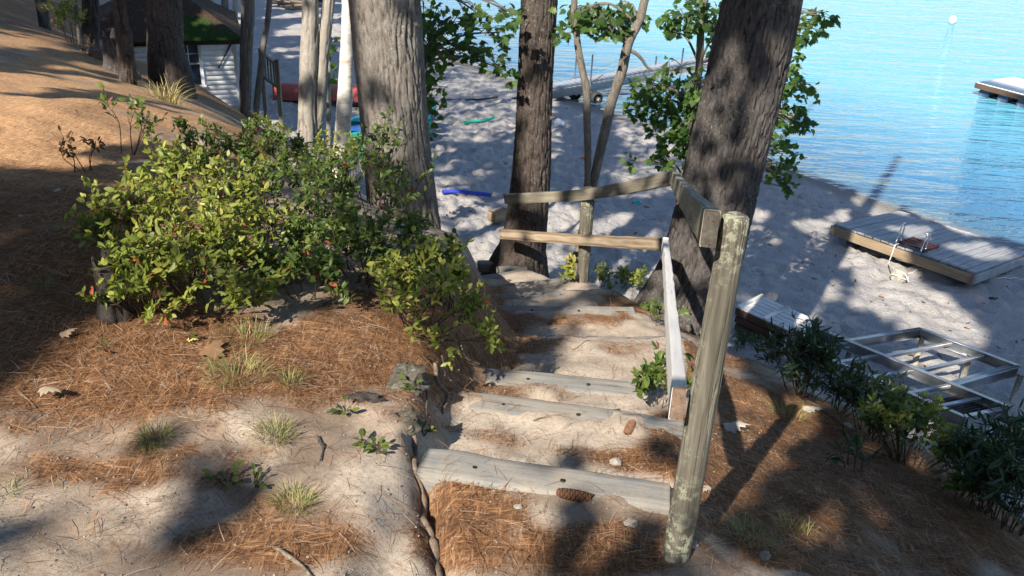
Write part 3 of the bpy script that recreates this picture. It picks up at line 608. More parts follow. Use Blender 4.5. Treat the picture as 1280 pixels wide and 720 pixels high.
# ------------------------------------------------------------------ the lake
def mat_water():
    m, nt, b, out = newmat('lake_water'); N = NT(nt); p = N.geo()
    a = N.noise(N.mapping(p, (.42, 1.55, 1), (0, 0, .22)), 1.0, 3, .5, .6)
    c = N.noise(N.mapping(p, (1.5, 5.2, 1), (0, 0, .10)), 1.0, 3, .6, .3); d = N.noise(N.mapping(p, (.25, .5, 1), (0, 0, .5)), 1.0, 2, .5)
    h = N.math('ADD', N.math('MULTIPLY', a, 1.0), N.math('ADD', N.math('MULTIPLY', c, .42), N.math('MULTIPLY', d, .8)))
    N.l(N.bump(h, 1.0, WAVE), b.inputs['Normal'])
    N.l(N.ramp(N.math('MULTIPLY', N.attr('shore').outputs['Fac'], -.1), [(0, (.14, .165, .18)), (.03, (.06, .14, .22)), (.2, (.05, .165, .30)), (.9, (.11, .36, .48))]), b.inputs['Base Color']); setb(b, .06, .5); b.inputs['IOR'].default_value = 1.333; return m  # shallow tint near shore; farther out sky reflection is painted into the colour
WAVE, WATERC = .15, (.02, .20, .30)
_ft = ringgrid(len(GY), len(GX), False); _fs = SD.ravel()[_ft].min(1) < .6; _u, _inv = np.unique(_ft[_fs], return_inverse=True)
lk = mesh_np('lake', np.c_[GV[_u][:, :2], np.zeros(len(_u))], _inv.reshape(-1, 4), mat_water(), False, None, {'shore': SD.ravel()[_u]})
tag(lk, 'bright rippled blue lake water', 'lake', None, 'structure')
# ------------------------------------------------------------------ small wash house among the trees
def build_house():
    c0 = aty(299.5, 131, 19.2); rz = math.radians(20); u = np.array([-math.cos(rz), -math.sin(rz), 0]); v = np.array([-math.sin(rz), math.cos(rz), 0])
    top = aty(293, 47.5, 19.2); H = top[2]-c0[2]; Wd, Dp = 3.0, 2.8; z0 = -.8
    root = empty('white_shed', 'small white clapboard shed with mossy hip roof below the left bank', 'shed'); root.location = c0
    def L(a, d, z): return u*a+v*d+np.array([0, 0, z])
    mb = MB()
    def wall(p0, p1, nrm, z_a, z_b, holes=()):
        # clapboards as real laps
        h = .105; n = int((z_b-z_a)/h)+1
        for i in range(n):
            za, zb = z_a+i*h, min(z_b, z_a+(i+1)*h)
            spans = [(0., 1.)]
            for (s0, s1, y0, y1) in holes:
                if zb > y0+.01 and za < y1-.01:
                    spans = [q for sp in spans for q in ((sp[0], min(sp[1], s0)), (max(sp[0], s1), sp[1])) if q[1]-q[0] > 1e-4]
            for s0, s1 in spans:
                a = p0+(p1-p0)*s0; b2 = p0+(p1-p0)*s1
                V = [a+(0, 0, za)+nrm*.018, b2+(0, 0, za)+nrm*.018, b2+(0, 0, zb)+nrm*.004, a+(0, 0, zb)+nrm*.004, a+(0, 0, za), b2+(0, 0, za)]
                mb.add(V, [np.array([[0, 1, 2, 3], [4, 5, 1, 0]])])
    hole = ((.74/Wd+.0, 1.16/Wd, H-.98, H-.10),)
    wall(L(0, 0, 0), L(Wd, 0, 0), -v, z0, H, hole); wall(L(0, Dp, 0), L(0, 0, 0), -u, z0, H); wall(L(Wd, 0, 0), L(Wd, Dp, 0), u, z0, H); wall(L(Wd, Dp, 0), L(0, Dp, 0), v, z0, H)
    mb.build('wall', X_siding, root, False)
    cb = MB(); add_beam(cb, [L(-.012, -.022, z0), L(-.012, -.022, H)], .09, .03, up=v, bev=.004); cb.build('corner_board', X_white, root, False)
    # roof
    o = .22; e = [L(-o, -o, H), L(Wd+o, -o, H), L(Wd+o, Dp+o, H), L(-o, Dp+o, H)]; ap = L(Wd*.45, Dp*.5, H+1.05)
    V = []; F = []; M = []
    for i in range(4):
        a, b2 = e[i], e[(i+1) % 4]; n = 14
        base = len(V)
        for r in range(n+1):
            for c in range(n+1):
                t = r/n; q = a+(b2-a)*(c/n); P = q+(ap-q)*t; V.append(P+(0, 0, .012*(r % 2))); M.append((1-t)*.9-.2+(.10 if c < 8 else -.5) if i == 0 else .1)
        F.append(ringgrid(n+1, n+1, False)+base)
    base = len(V); V += [q-np.array([0, 0, .09]) for q in e]; M += [0]*4
    n = 14
    for i in range(4):
        s = i*(n+1)**2; F.append(np.array([[s, s+n, base+(i+1) % 4, base+i]]))
    F.append(np.array([[base, base+1, base+2, base+3]]))
    mesh_np('roof', V, F, X_moss, False, root, {'moss': np.array(M)})
    # window
    y0, y1, a0, a1 = H-.98, H-.10, .74, 1.16
    fm = MB()
    for (p, q, w_) in ((L(a0-.03, -.03, y0), L(a0-.03, -.03, y1), .07), (L(a1+.03, -.03, y0), L(a1+.03, -.03, y1), .07)): add_beam(fm, [p, q], w_, .05, up=v, bev=.004)
    add_beam(fm, [L(a0-.065, -.03, y1+.035), L(a1+.065, -.03, y1+.035)], .05, .07, bev=.004); add_beam(fm, [L(a0-.09, -.04, y0-.02), L(a1+.09, -.04, y0-.02)], .08, .045, bev=.004)
    mid = (y0+y1)/2+.02
    add_beam(fm, [L(a0, -.02, mid), L(a1, -.02, mid)], .03, .035, bev=.003); add_beam(fm, [L((a0+a1)/2, -.016, mid+.02), L((a0+a1)/2, -.016, y1)], .02, .02, up=v, bev=.002); add_beam(fm, [L(a0, -.016, (mid+y1)/2), L(a1, -.016, (mid+y1)/2)], .02, .02, bev=.002)
    wf = fm.build('window', X_white, root, False)
    mesh_np('pane', [L(a0, -.004, y0), L(a1, -.004, y0), L(a1, -.004, y1), L(a0, -.004, y1)], np.array([[0, 1, 2, 3]]), X_glass, False, wf)
    br = MB(); add_tube(br, [L(.06, -.06, H-.12), L(.36, -.05, H-.62)], .018, 6); br.build('bracket', X_dark, root)
    sk = MB(); add_beam(sk, [L(-.03, -.05, -.06), L(1.5, -.05, -.06)], .04, .12, bev=.005); sk.build('base_board', X_white, root, False)
build_house()
# ------------------------------------------------------------------ swim raft pulled up on the sand
def frame_from(pL, pN, pF, z, wmax=None):
    L = atz(*pL, z); N_ = atz(*pN, z); F_ = atz(*pF, z); u = N_-L; lu = np.linalg.norm(u); u /= lu; v = F_-L; v = v-u*(v@u); lv = np.linalg.norm(v); v /= lv; return L, u, v, lu, wmax or lv
def build_raft():
    z = 1.0
    for _ in range(6):
        c = atz(1150, 305, z); z = .5*z+.5*(gz(c[0], c[1])+.36)
    L = atz(1042, 281, z); N_ = atz(1218, 342, z); lu = np.linalg.norm(N_-L); u = (N_-L)/lu; d = ray(1125, 264)
    v = CP+d*(((L-CP)@u)/(d@u))-L; lv = np.linalg.norm(v); v /= lv          # lies with the slope of the beach
    root = empty('swim_raft', 'grey plank swim raft with brown edge boards pulled up on the sand', 'raft'); root.location = L
    up = np.cross(u, v); up *= np.sign(up[2])
    d = MB(); n = 17; w = lu/n
    for i in range(n):
        a = u*(i+.5)*w+up*(.0+.004*math.sin(i*2.3)); add_beam(d, [a+v*.03, a+v*(lv-.03)], w-.012, .035, up=up, bev=.004, seg=14, wob=.002, seed=i*1.7+3)
    d.build('deck', W_deck, root, False)
    for nm, a, b in (('edge_board', -v*.02-u*.02, u*(lu+.02)-v*.02), ('edge_board', v*(lv+.02)-u*.02, u*(lu+.02)+v*(lv+.02)), ('edge_board', -u*.022, v*lv-u*.022), ('edge_board', u*(lu+.022), u*(lu+.022)+v*lv)):
        m = MB(); add_beam(m, [a-up*.095, b-up*.095], .04, .155, up=up, bev=.006, seg=20, wob=.002); m.build(nm, W_brown if nm == 'edge_board' and abs((b-a)@u) > .5 else W_deck, root, False)
    for s in (.12, .38, .62, .88):
        m = MB(); c = u*lu*s+v*lv*.5-up*.26; add_tube(m, [c-v*lv*.40, c+v*lv*.40], .11, 16); m.build('float_drum', X_drum, root)
    # folded swim ladder
    lb = MB(); p0 = u*lu*.46+v*.10+up*.05; ld = v*.88+u*.30; ld /= np.linalg.norm(ld); wd = np.cross(up, ld)*-1; wd /= np.linalg.norm(wd)
    for s in (0, .42): add_beam(lb, [p0+u*s, p0+u*s+v*.62], .025, .05, up=up, bev=.003)
    for k in range(4): add_beam(lb, [p0+v*(.08+.16*k)+up*.01, p0+u*.42+v*(.08+.16*k)+up*.01], .07, .03, up=up, bev=.003)
    lad = lb.build('ladder', X_lad, root, False)
    for s in (0.0, .42):
        m = MB(); q = p0+u*s-v*.04; th = np.linspace(0, PI, 11)
        arc = [q-v*.06+v*.0+up*0]+[q-v*.06*math.cos(t)+v*.04+up*(.26+.07*math.sin(t)) for t in th]+[q+v*.12]
        add_tube(m, spline(arc, 40), .012, 8); m.build('grab_rail', X_chrome, lad)
    return root, L, u, v, lu, lv, z
raft, rL, rU, rV, rlu, rlv, rz_ = build_raft()
def gpath(pts, n=60, lift=.012, wig=0.0, smooth=False):
    P = []
    for q in pts:
        P.append(pick(*q) if len(q) == 2 else q)
    S = spline(np.array(P), n); S[:, :2] += wig*np.stack([vn(S*3.1), vn(S*3.1+9)], 1)[:, :2]; zg = ground(S[:, 0], S[:, 1]); k = max(3, len(S)//5); zp_ = np.pad(zg, k, mode='edge'); zs_ = np.convolve(zp_, np.ones(2*k+1)/(2*k+1), 'valid'); S[:, 2] = (np.maximum(zs_, zg-.02) if smooth else zg)+lift; return S
ab = pick(1122, 352); ab[2] = float(ground(ab[:1], ab[1:2])[0])+.02; m = MB()
bm_ = rng.normal(size=3)
def lump(c, r, seed, sub=3, flat=1.0, amp=.25):
    """uneven stone / lump: cube sphere with noise"""
    n = 2**sub+1; V = []; F = []
    g = np.linspace(-1, 1, n); a, b = np.meshgrid(g, g); o = np.ones_like(a)
    for i, (x, y, z) in enumerate(((o, a, b), (-o, b, a), (b, o, a), (a, -o, b), (a, b, o), (b, a, -o))):
        P = np.stack([x, y, z], -1).reshape(-1, 3); P /= np.linalg.norm(P, axis=1)[:, None]; V.append(P); F.append(ringgrid(n, n, False)+i*n*n)
    V = np.vstack(V); V = V*(1+amp*fbm(V*1.6+seed, 3)[:, None]); V = V*np.asarray(r)*np.array([1, 1, flat])+c; return V, np.vstack(F)
V, F = lump(ab+(0, 0, .09), (.15, .12, .13), 3.3, 3, 1, .10)
q = np.sign(V-ab-(0, 0, .09))*np.minimum(np.abs(V-ab-(0, 0, .09)), (.115, .10, .105)); cs, sn = math.cos(.5), math.sin(.5)
q = np.stack([q[:, 0]*cs-q[:, 1]*sn, q[:, 0]*sn+q[:, 1]*cs+.25*q[:, 2], q[:, 2]], 1)
tag(mesh_np('anchor_block', q+ab+(0, 0, .085), F, X_conc, True), 'square concrete anchor block wound with white rope on the sand', 'anchor')
rp = MB(); tp = rL+rU*rlu*.47-rV*.05
S1 = spline(np.array([tp+(0, 0, .04)-rV*-.12, tp+(0, 0, .02), tp-(0, 0, .12)-rV*.03, tp-(0, 0, .30)-rV*.05, ab+(-.08, .10, .16), ab+(.02, -.10, .17), ab+(.1, -.14, .06)]), 60)
add_tube(rp, S1, .011, 6); add_tube(rp, gpath([(1126, 346), (1160, 341), (1200, 348), (1240, 350), (1300, 347)], 60), .009, 6)
ring = [ab+(.13*math.cos(t), .12*math.sin(t), .10+.03*math.sin(2*t)) for t in np.linspace(0, 6.1, 30)]; add_tube(rp, ring, .011, 6)
tag(rp.build('rope', X_rope), 'white rope running from the raft ladder around the anchor block', 'rope')
# ------------------------------------------------------------------ aluminium dock frames and slatted deck panels
def chan(mb, a, b, h=.13, w=.05):
    """C channel: web and two flanges"""
    d = (b-a)/np.linalg.norm(b-a); up = np.array([0, 0, 1.])
    add_beam(mb, [a-up*h/2, b-up*h/2], .008, h, bev=.003)
    add_beam(mb, [a-up*.006, b-up*.006], w, .012, bev=.003); add_beam(mb, [a-up*(h-.006), b-up*(h-.006)], w, .012, bev=.003)
zf = 1.25
for _ in range(5): c = atz(1165, 447, zf); zf = .5*zf+.5*(gz(c[0], c[1])+.40)
A_, B_, C_, D_ = atz(1060, 425, zf), atz(1151, 410, zf), atz(1274, 457, zf), atz(1192, 481, zf)
fr = empty('dock_frame', 'bare aluminium dock frame with open cross bars over sunlit sand', 'dock frame', 'aluminium dock frames'); fr.location = A_
m = MB(); 
for a, b in ((A_, B_), (B_, C_), (C_, D_), (D_, A_)): chan(m, a-A_, b-A_)
m.build('frame', X_alu, fr, False)
for t in (.33, .66, .93):
    m = MB(); a = A_+(D_-A_)*t; b = B_+(C_-B_)*t; add_beam(m, [a-A_-(0, 0, .05), b-A_-(0, 0, .05)], .045, .04, bev=.004); m.build('cross_bar', X_alu, fr, False)
for p in (B_, A_, C_, D_, (B_+C_)/2):
    m = MB(); q = p-A_+(C_-B_)/np.linalg.norm(C_-B_)*.05; g = gz(p[0], p[1])-.05-A_[2]; add_beam(m, [q-(0, 0, .10), (q[0], q[1], g)], .05, .05, up=(0, 1, 0), bev=.004); m.build('leg', X_conc, fr, False)
E_ = (D_-A_)/np.linalg.norm(D_-A_); K_ = (A_-B_)/np.linalg.norm(A_-B_)
A2 = atz(1036, 415, zf+.03); far_l = A2; far_r = A2+(atz(1262, 508, zf+.03)-A2)
fr2 = empty('dock_frame', 'long aluminium dock frame half hidden behind the dark leafy shrubs', 'dock frame', 'aluminium dock frames'); fr2.location = far_l
m = MB(); off = K_*.62
for a, b in ((far_l, far_r), (far_l+off, far_r+off), (far_l, far_l+off), (far_r, far_r+off)): chan(m, a-far_l, b-far_l, .14)
m.build('frame', X_alu, fr2, False)
for t in (.12, .3, .5, .7, .86):
    m = MB(); a = far_l+(far_r-far_l)*t; add_beam(m, [a-far_l-(0, 0, .05), a+off-far_l-(0, 0, .05)], .045, .04, bev=.004); m.build('cross_bar', X_alu, fr2, False)
m = MB(); a = far_l+(far_r-far_l)*.78+off*.1
for k in range(9): add_beam(m, [a-far_l+E_*.03*k*1.4-(0, 0, .09), a-far_l+E_*.03*k*1.4+off*.8-(0, 0, .09)], .018, .02, bev=.003)
m.build('grating', X_dark, fr2, False)
for t in (.05, .95):
    for o in (np.zeros(3), off):
        m = MB(); p = far_l+(far_r-far_l)*t+o; q = p-far_l; g = gz(p[0], p[1])-.05-far_l[2]; add_beam(m, [q-(0, 0, .12), (q[0], q[1], min(g, q[2]-.2))], .05, .05, up=(0, 1, 0), bev=.004); m.build('leg', X_alu, fr2, False)
zp = 1.4
for _ in range(5): c = atz(975, 395, zp); zp = .5*zp+.5*(gz(c[0], c[1])+.34)
PL, PF, PN = atz(921, 385, zp), atz(964, 376, zp), atz(1000, 421, zp)
pu = PN-PL; plu = np.linalg.norm(pu); pu /= plu; pv = PF-PL; pv -= pu*(pv@pu); plv = np.linalg.norm(pv); pv /= plv
for k in range(3):
    o = np.array([.012*k, -.01*k, -.105*k]); rt = empty('deck_panel', ['pale slatted deck panel with two cross battens on top of the stack', 'rust stained deck panel in the middle of the stack', 'lowest rust stained deck panel lying on the sand'][k], 'deck panel', 'stacked dock deck panels'); rt.location = PL+o
    m = MB(); n = 6; w = plv/n
    for i in range(n): a = pv*(i+.5)*w; add_beam(m, [a, a+pu*plu], w-.012, .024, bev=.003, seg=12, wob=.0015, seed=i+k*9)
    m.build('slats', W_white if k == 0 else W_old, rt, False)
    for t in ((.03, .45, .95) if k == 0 else (.06, .94)):
        m = MB(); zz = .026 if k == 0 else -.035; add_beam(m, [pu*plu*t+(0, 0, zz)-pv*.01, pu*plu*t+pv*(plv+.01)+(0, 0, zz)], .05, .028, bev=.003); m.build('batten', W_white if k == 0 else W_old, rt, False)
    m = MB(); add_beam(m, [-pv*.012-(0, 0, .04), pu*plu-pv*.012-(0, 0, .04)], .03, .085, bev=.003); m.build('side_board', W_old, rt, False)
# ------------------------------------------------------------------ dock on wheels at the waterline
def build_dock():
    s = atz(690, 114, .32); e = atz(815, 91, .62); d = e-s; ln = np.linalg.norm(d); d /= ln; n = np.array([-d[1], d[0], 0]); n /= np.linalg.norm(n); Wd = .6; end = s+d*(ln+3.0)
    rt = empty('roll_in_dock', 'long aluminium dock on wheels running from the sand into the lake', 'dock'); rt.location = s
    m = MB()
    for o in (0, Wd): chan(m, n*o, end-s+n*o, .20, .06)
    m.build('frame', X_alu, rt, False)
    m = MB(); q = int(np.linalg.norm(end-s)/.15)
    for i in range(q): a = d*(.075+.15*i)+(0, 0, .016); add_beam(m, [a+n*.01, a+n*(Wd-.01)], .135, .026, bev=.003)
    m.build('deck', X_dkdeck, rt, False)
    for (x, y0, y1) in ((719.5, 66, 104), (739, 69, 118), (821, 72, 92), (842, 77, 92), (853, 60, 90)):
        # the pole stands on the dock edge nearest in depth
        t = np.clip(((x-690)/(815-690)), .02, 1.4); o = Wd if x in (719.5, 821, 842) else -.03; p = s+d*ln*t+n*o
        for _ in range(12):
            px, _y, _w = topix(p+(0, 0, .3)); t += (x-px)/125*.9; p = s+d*ln*t+n*o
        top = p.copy()
        for zz in np.linspace(0, 2.2, 45):
            top = p+(0, 0, zz)
            if topix(top)[1] < y0: break
        m = MB(); add_tube(m, [np.array([p[0], p[1], -.6])-s, top-s], .022, 8); m.build('pole', X_alu, rt)
    for k, (x, y) in enumerate(((718, 119), (744, 125))):
        c = pick(x, y+5)+(0, 0, .17); m = MB()
        add_tube(m, [c-s-n*.10, c-s-n*.085, c-s+n*.085, c-s+n*.10], [.12, .17, .17, .12], 20)
        wv = m.build('wheel', X_dark, rt); m = MB(); add_tube(m, [c-s-n*.12, c-s+n*.12], .05, 10); m.build('hub', X_conc, wv)
    m = MB(); a = pick(718, 124)+(0, 0, .17); b = pick(744, 130)+(0, 0, .17); add_tube(m, [a-s, b-s], .02, 8); m.build('axle', X_alu, rt)
build_dock()
# ------------------------------------------------------------------ moored float and buoy
L, u, v, lu, lv = frame_from((1221, 103), (1290, 121), (1253, 98), .38); lv = max(lv, 1.8)
rt = empty('swim_float', 'white topped swim float moored out on the lake at the right edge', 'float'); rt.location = L
m = MB(); n = 14
for i in range(n): a = u*(i+.5)*lu/n; add_beam(m, [a, a+v*lv], lu/n-.01, .03, bev=.004)
m.build('deck', X_white, rt, False)
m = MB()
for a, b in ((-v*.02, u*lu-v*.02), (v*lv, u*lu+v*lv), (u*-.02, v*lv-u*.02), (u*lu, u*lu+v*lv)): add_beam(m, [a-(0, 0, .09), b-(0, 0, .09)], .04, .14, bev=.004)
m.build('edge_board', W_old, rt, False)
for t in (.15, .5, .85):
    m = MB(); c = u*lu*t+v*lv*.5-(0, 0, .28); add_tube(m, [c-v*lv*.45, c+v*lv*.45], .17, 14); m.build('float_drum', X_drum, rt)
lad = None
for t in (.72, .93):
    q = u*lu*t+v*lv*.45; m = MB(); add_tube(m, spline([q, q+(0, 0, .28), q+v*.08+(0, 0, .36), q+v*.2+(0, 0, .30), q+v*.24], 24), .025, 8); m.build('grab_rail', X_white, rt)
b = atz(1190, 28, .05); V, F = lump((0, 0, .1), (.16, .16, .19), 1.0, 3, 1, .0); r = empty('mooring_buoy', 'round white mooring buoy floating far out on the lake', 'buoy'); r.location = b
mesh_np('float_ball', V, F, X_white, True, r); m = MB(); th = np.linspace(0, 2*PI, 13); add_tube(m, [(.05*math.cos(t), 0, .32+.05*math.sin(t)) for t in th], .012, 6); m.build('ring', X_alu, r)
# ------------------------------------------------------------------ things left on the sand
def tubeobj(nm, pts, r, mat, label, cat, lift=None, n=40):
    m = MB(); S = gpath(pts, n, 0, 0); a_, b_ = S[0], S[-1]; t_ = np.linspace(0, 1, len(S)); S[:, 2] = np.median(S[:, 2])+(t_-.5)*(b_[2]-a_[2])*.5+r*1.1+.012; add_tube(m, S, r, 10); return tag(m.build(nm, mat), label, cat)
tubeobj('pool_noodle', [(580, 157), (592, 156), (606, 155), (617, 152)], .034, X_green, 'green foam pool noodle lying on the far sand', 'pool noodle')
tubeobj('pool_noodle', [(553, 245), (568, 245), (590, 247), (614, 250)], .034, X_navy, 'blue foam pool noodle lying on the near sand behind the thicket', 'pool noodle')
tubeobj('hose', [(553, 127), (575, 127), (600, 127), (622, 125)], .026, X_dark, 'dark hose lying straight on the sand left of the straight pine', 'hose')
tubeobj('pipe', [(640, 124), (662, 123), (688, 124), (704, 124)], .026, X_dark, 'dark pipe lying on the sand right of the straight pine near the dock', 'pipe')
p = pick(614, 279); m = MB(); d = np.array([.75, .66, 0]); add_beam(m, [p-d*.0+(0, 0, .11), p+d*.28+(0, 0, .11)], .20, .17, bev=.02, seg=10, wob=.006, seed=9); tag(m.build('wood_block', W_brown), 'squared wooden block lying on the sand left of the straight pine', 'timber')
def lumpobj(nm, px, py, r, mat, label, cat, seed, flat=.6, amp=.3, up=.3):
    p = pick(px, py); V, F = lump((0, 0, r*flat*up), (r, r*.8, r), seed, 3, flat, amp); o = mesh_np(nm, V, F, mat, True); o.location = p; return tag(o, label, cat)
lumpobj('plastic_bag', 698, 156, .17, X_bag, 'pale crumpled plastic bag on the sand beside the straight pine', 'bag', 1.1, .6, .5)
lumpobj('sand_toy', 796, 255, .09, X_teal, 'small teal beach toy on the sand above the top rail', 'toy', 2.2, .6, .4)
lumpobj('sand_toy', 730, 199, .07, X_orange, 'tiny orange red beach toy beside the left sapling stem', 'toy', 3.2, .7, .3)
lumpobj('driftwood_scrap', 627, 206, .10, X_brush, 'dark scrap of driftwood on the sand left of the straight pine', 'driftwood', 4.2, .5, .5)
lumpobj('beach_stone', 1240, 375, .06, X_dark, 'small dark stone on the open sand below the raft', 'stone', 5.5, .6, .3)
lumpobj('driftwood_scrap', 807, 260, .07, X_brush, 'dark scrap of bark beside the teal beach toy', 'driftwood', 6.2, .4, .5)
# hulls
def hull(nm, c, ln, wd, ht, rz, mat, label, cat, group=None, over=False, seats=True):
    n, k = 36, 14; t = np.linspace(-1, 1, n); V = []
    for s in t:
        w = wd/2*max(0.02, (1-abs(s)**2.6))**.8; zt = ht*(1+.35*abs(s)**3)
        for j in range(k):
            a = PI*j/(k-1); V.append((s*ln/2, -w*math.cos(a), zt*(1-abs(math.sin(a))**.7)))
    V = np.array(V); F = ringgrid(n, k, False)
    if over: V[:, 2] = ht*1.35-V[:, 2]
    r = empty(nm, label, cat, group); r.location = c; r.rotation_euler = (0, 0, rz)
    mesh_np('hull', V, F, mat, True, r)
    g = MB()
    for j in (0, k-1): add_tube(g, V[j::k], .018, 6)
    g.build('gunwale', X_dark if mat is X_red else mat, r)
    if not over and seats:
        for s in (-.35, .35):
            m = MB(); add_beam(m, [(s*ln/2, -wd*.42, ht*.8), (s*ln/2, wd*.42, ht*.8)], .16, .02, bev=.004); m.build('seat', W_brown, r)
    elif not over:
        # closed deck of a kayak with cockpit rim
        Vd = np.array([(s*ln/2, wd/2*max(.02, (1-abs(s)**2.6))**.8*e, ht*(1+.35*abs(s)**3)+.05*(1-e*e)) for s in t for e in (-1, -.5, 0, .5, 1)])
        mesh_np('deck', Vd, ringgrid(n, 5, False), mat, True, r); m = MB(); add_tube(m, [(.42*math.cos(q), .17*math.sin(q), ht+.06) for q in np.linspace(0, 2*PI, 25)], .02, 6); m.build('cockpit_rim', X_dark, r)
    return r
p = pick(372, 128); hull('red_canoe', p+(1.1, .25, 0), 3.4, .8, .30, .08, X_red, 'faded red canoe lying overturned on the beach behind the birch', 'canoe', over=True)
p = pick(445, 196)
for k, (mt, lb, dy, dz) in enumerate(((X_teal, 'teal kayak lowest on the beach between birch and thick grey trunk', -.25, 0), (X_green, 'green kayak second from the bottom behind the birch', .45, .05), (X_blue, 'blue kayak above the green one behind the birch', 1.0, .06), (X_teal, 'teal kayak farthest up the beach behind the birch', 1.6, .1))):
    hull('kayak', (p[0]+.50-.05*k, p[1]+.6+dy, gz(p[0]+.5, p[1]+.6+dy)+dz), 2.2, .55, .24, .85-.06*k, mt, lb, 'kayak', 'kayaks pulled up on the beach', seats=False)
# far wooden stair railing
r = empty('wooden_railing', 'grey wooden stair railing with balusters right of the white shed', 'railing'); a = aty(326, 66, 16.0); b2 = aty(346, 80, 15.4); r.location = a
m = MB(); add_beam(m, [a-a, b2-a], .06, .04, bev=.004); m.build('handrail', W_grey, r); m = MB(); add_beam(m, [(0, 0, -.42), b2-a-(0, 0, .42)], .05, .04, bev=.004); m.build('bottom_rail', W_grey, r)
for t in np.linspace(.04, .96, 6):
    q = (b2-a)*t; m = MB(); add_beam(m, [q-(0, 0, .42), q], .03, .03, up=(0, 1, 0), bev=.003); m.build('baluster', W_grey, r)
for t in (0, 1):
    q = (b2-a)*t; g = gz(*(a+q)[:2])-a[2]-.1; m = MB(); add_beam(m, [(q[0], q[1], min(g, -.6)), q+(0, 0, .08)], .07, .07, up=(0, 1, 0), bev=.004); m.build('post', W_grey, r)
p = pick(365, 7); hull('dark_boat', p+(.3, .6, 0), 2.2, .9, .5, .1, X_dark, 'dark overturned boat far away on the beach at the top edge', 'boat', over=True)
rb = empty('driftwood_pile', 'low grey pile of driftwood far away on the beach', 'driftwood'); rb.location = pick(361, 12)
for k in range(7):
    m = MB(); a = rng.uniform(-.5, .5, 3)*(1, .5, 0)+(0, 0, .08+.04*k); ang = rng.uniform(-.5, .5); d = np.array([math.cos(ang), math.sin(ang), rng.uniform(-.1, .1)])*.5; add_tube(m, [a-d, a+d], [.06, .04], 8); m.build('log', X_brush, rb)
# ------------------------------------------------------------------ leaves
def mat_leaf(name, stops, rough=.42, trans=.32, spec=.35):
    m, nt, b, out = newmat(name); N = NT(nt); t = N.attr('tone').outputs['Fac']
    c = N.ramp(t, stops); f = N.noise(N.geo(), 60, 3)
    c = N.mix(.35, c, N.mix(N.ramp(f, [(.35, (0, 0, 0)), (.65, (1, 1, 1))]), (.8, .8, .7), (1.15, 1.15, 1.05)), 'MULTIPLY')
    N.l(c, b.inputs['Base Color']); setb(b, rough, spec)
    tr = N.n('ShaderNodeBsdfTranslucent'); N.l(N.mix(1.0, c, (1.5, 1.5, .7), 'MULTIPLY'), tr.inputs[0]); mx = N.n('ShaderNodeMixShader'); mx.inputs[0].default_value = trans
    N.l(b.outputs[0], mx.inputs[1]); N.l(tr.outputs[0], mx.inputs[2]); N.l(mx.outputs[0], out.inputs[0]); return m
Lf_lime = mat_leaf('yellow_green_leaves', [(0, (.055, .085, .016)), (.35, (.13, .17, .028)), (.8, (.26, .28, .055)), (.965, (.36, .34, .09)), (.985, (.30, .09, .04))])
Lf_mid = mat_leaf('mid_green_leaves', [(0, (.035, .065, .016)), (.4, (.065, .11, .022)), (.85, (.125, .165, .035)), (.96, (.17, .19, .05)), (.985, (.26, .07, .035))])
Lf_dark = mat_leaf('dark_glossy_leaves', [(0, (.014, .034, .016)), (.6, (.028, .062, .025)), (1, (.05, .095, .032))], .38, .18, .4)
Lf_maple = mat_leaf('maple_leaves', [(0, (.034, .075, .020)), (.5, (.07, .135, .030)), (.85, (.13, .21, .042)), (1, (.24, .29, .06))], .45, .45)
Lf_canopy = mat_leaf('canopy_needles', [(0, (.03, .055, .02)), (1, (.08, .11, .035))], .6, .12)
Lf_dead = mat_leaf('withered_leaves', [(0, (.10, .05, .025)), (1, (.24, .13, .07))], .8, .15)
M_stem = mat_plain('brown_stems', (.075, .052, .036), .9, .15, 0, .3, 60)
M_grass = mat_leaf('grass_blades', [(0, (.07, .11, .025)), (.35, (.13, .18, .045)), (.55, (.28, .25, .10)), (1, (.46, .38, .20))], .6, .25)
def leaf_t(w=.36, fold=.10, droop=.12):
    """oval leaf, y 0..1, folded on the midrib"""
    ys = [0, .22, .52, .80, 1.0]; ws = [.03, .75, 1.0, .66, 0]; V = []
    for y, q in zip(ys, ws):
        z = -droop*y*y; V += [(-w/2*q, y, z+fold*q*w), (0, y, z), (w/2*q, y, z+fold*q*w)]
    F4 = []
    for r in range(4): F4 += [(3*r, 3*r+1, 3*r+4, 3*r+3), (3*r+1, 3*r+2, 3*r+5, 3*r+4)]
    return np.array(V), [np.array(F4)]
OVAL = leaf_t(.44); LONG = leaf_t(.20, .15, .25); CARD = (np.array([(-.5, 0, 0), (.5, 0, 0), (.35, 1, -.1), (-.35, 1, -.1)]), [np.array([[0, 1, 2, 3]])])
def maple_t():
    o = [(0, 0), (.16, -.04), (.40, .02), (.36, .14), (.54, .34), (.36, .36), (.40, .52), (.20, .50), (.22, .74), (.09, .72), (0, 1.0)]
    pts = o+[(-x, y) for x, y in o[-2:0:-1]]; c = (0, .34); V = [(c[0], c[1], 0)]+[(x, y, -.16*((x*1.6)**2+(y-.34)**2)-.05*abs(x)) for x, y in pts]
    n = len(pts); F = np.array([(0, 1+i, 1+(i+1) % n) for i in range(n)]); return np.array(V), [F]
MAPLE_T = maple_t()
def unit(v): v = np.asarray(v, float); return v/(np.linalg.norm(v, axis=-1, keepdims=True)+1e-9)
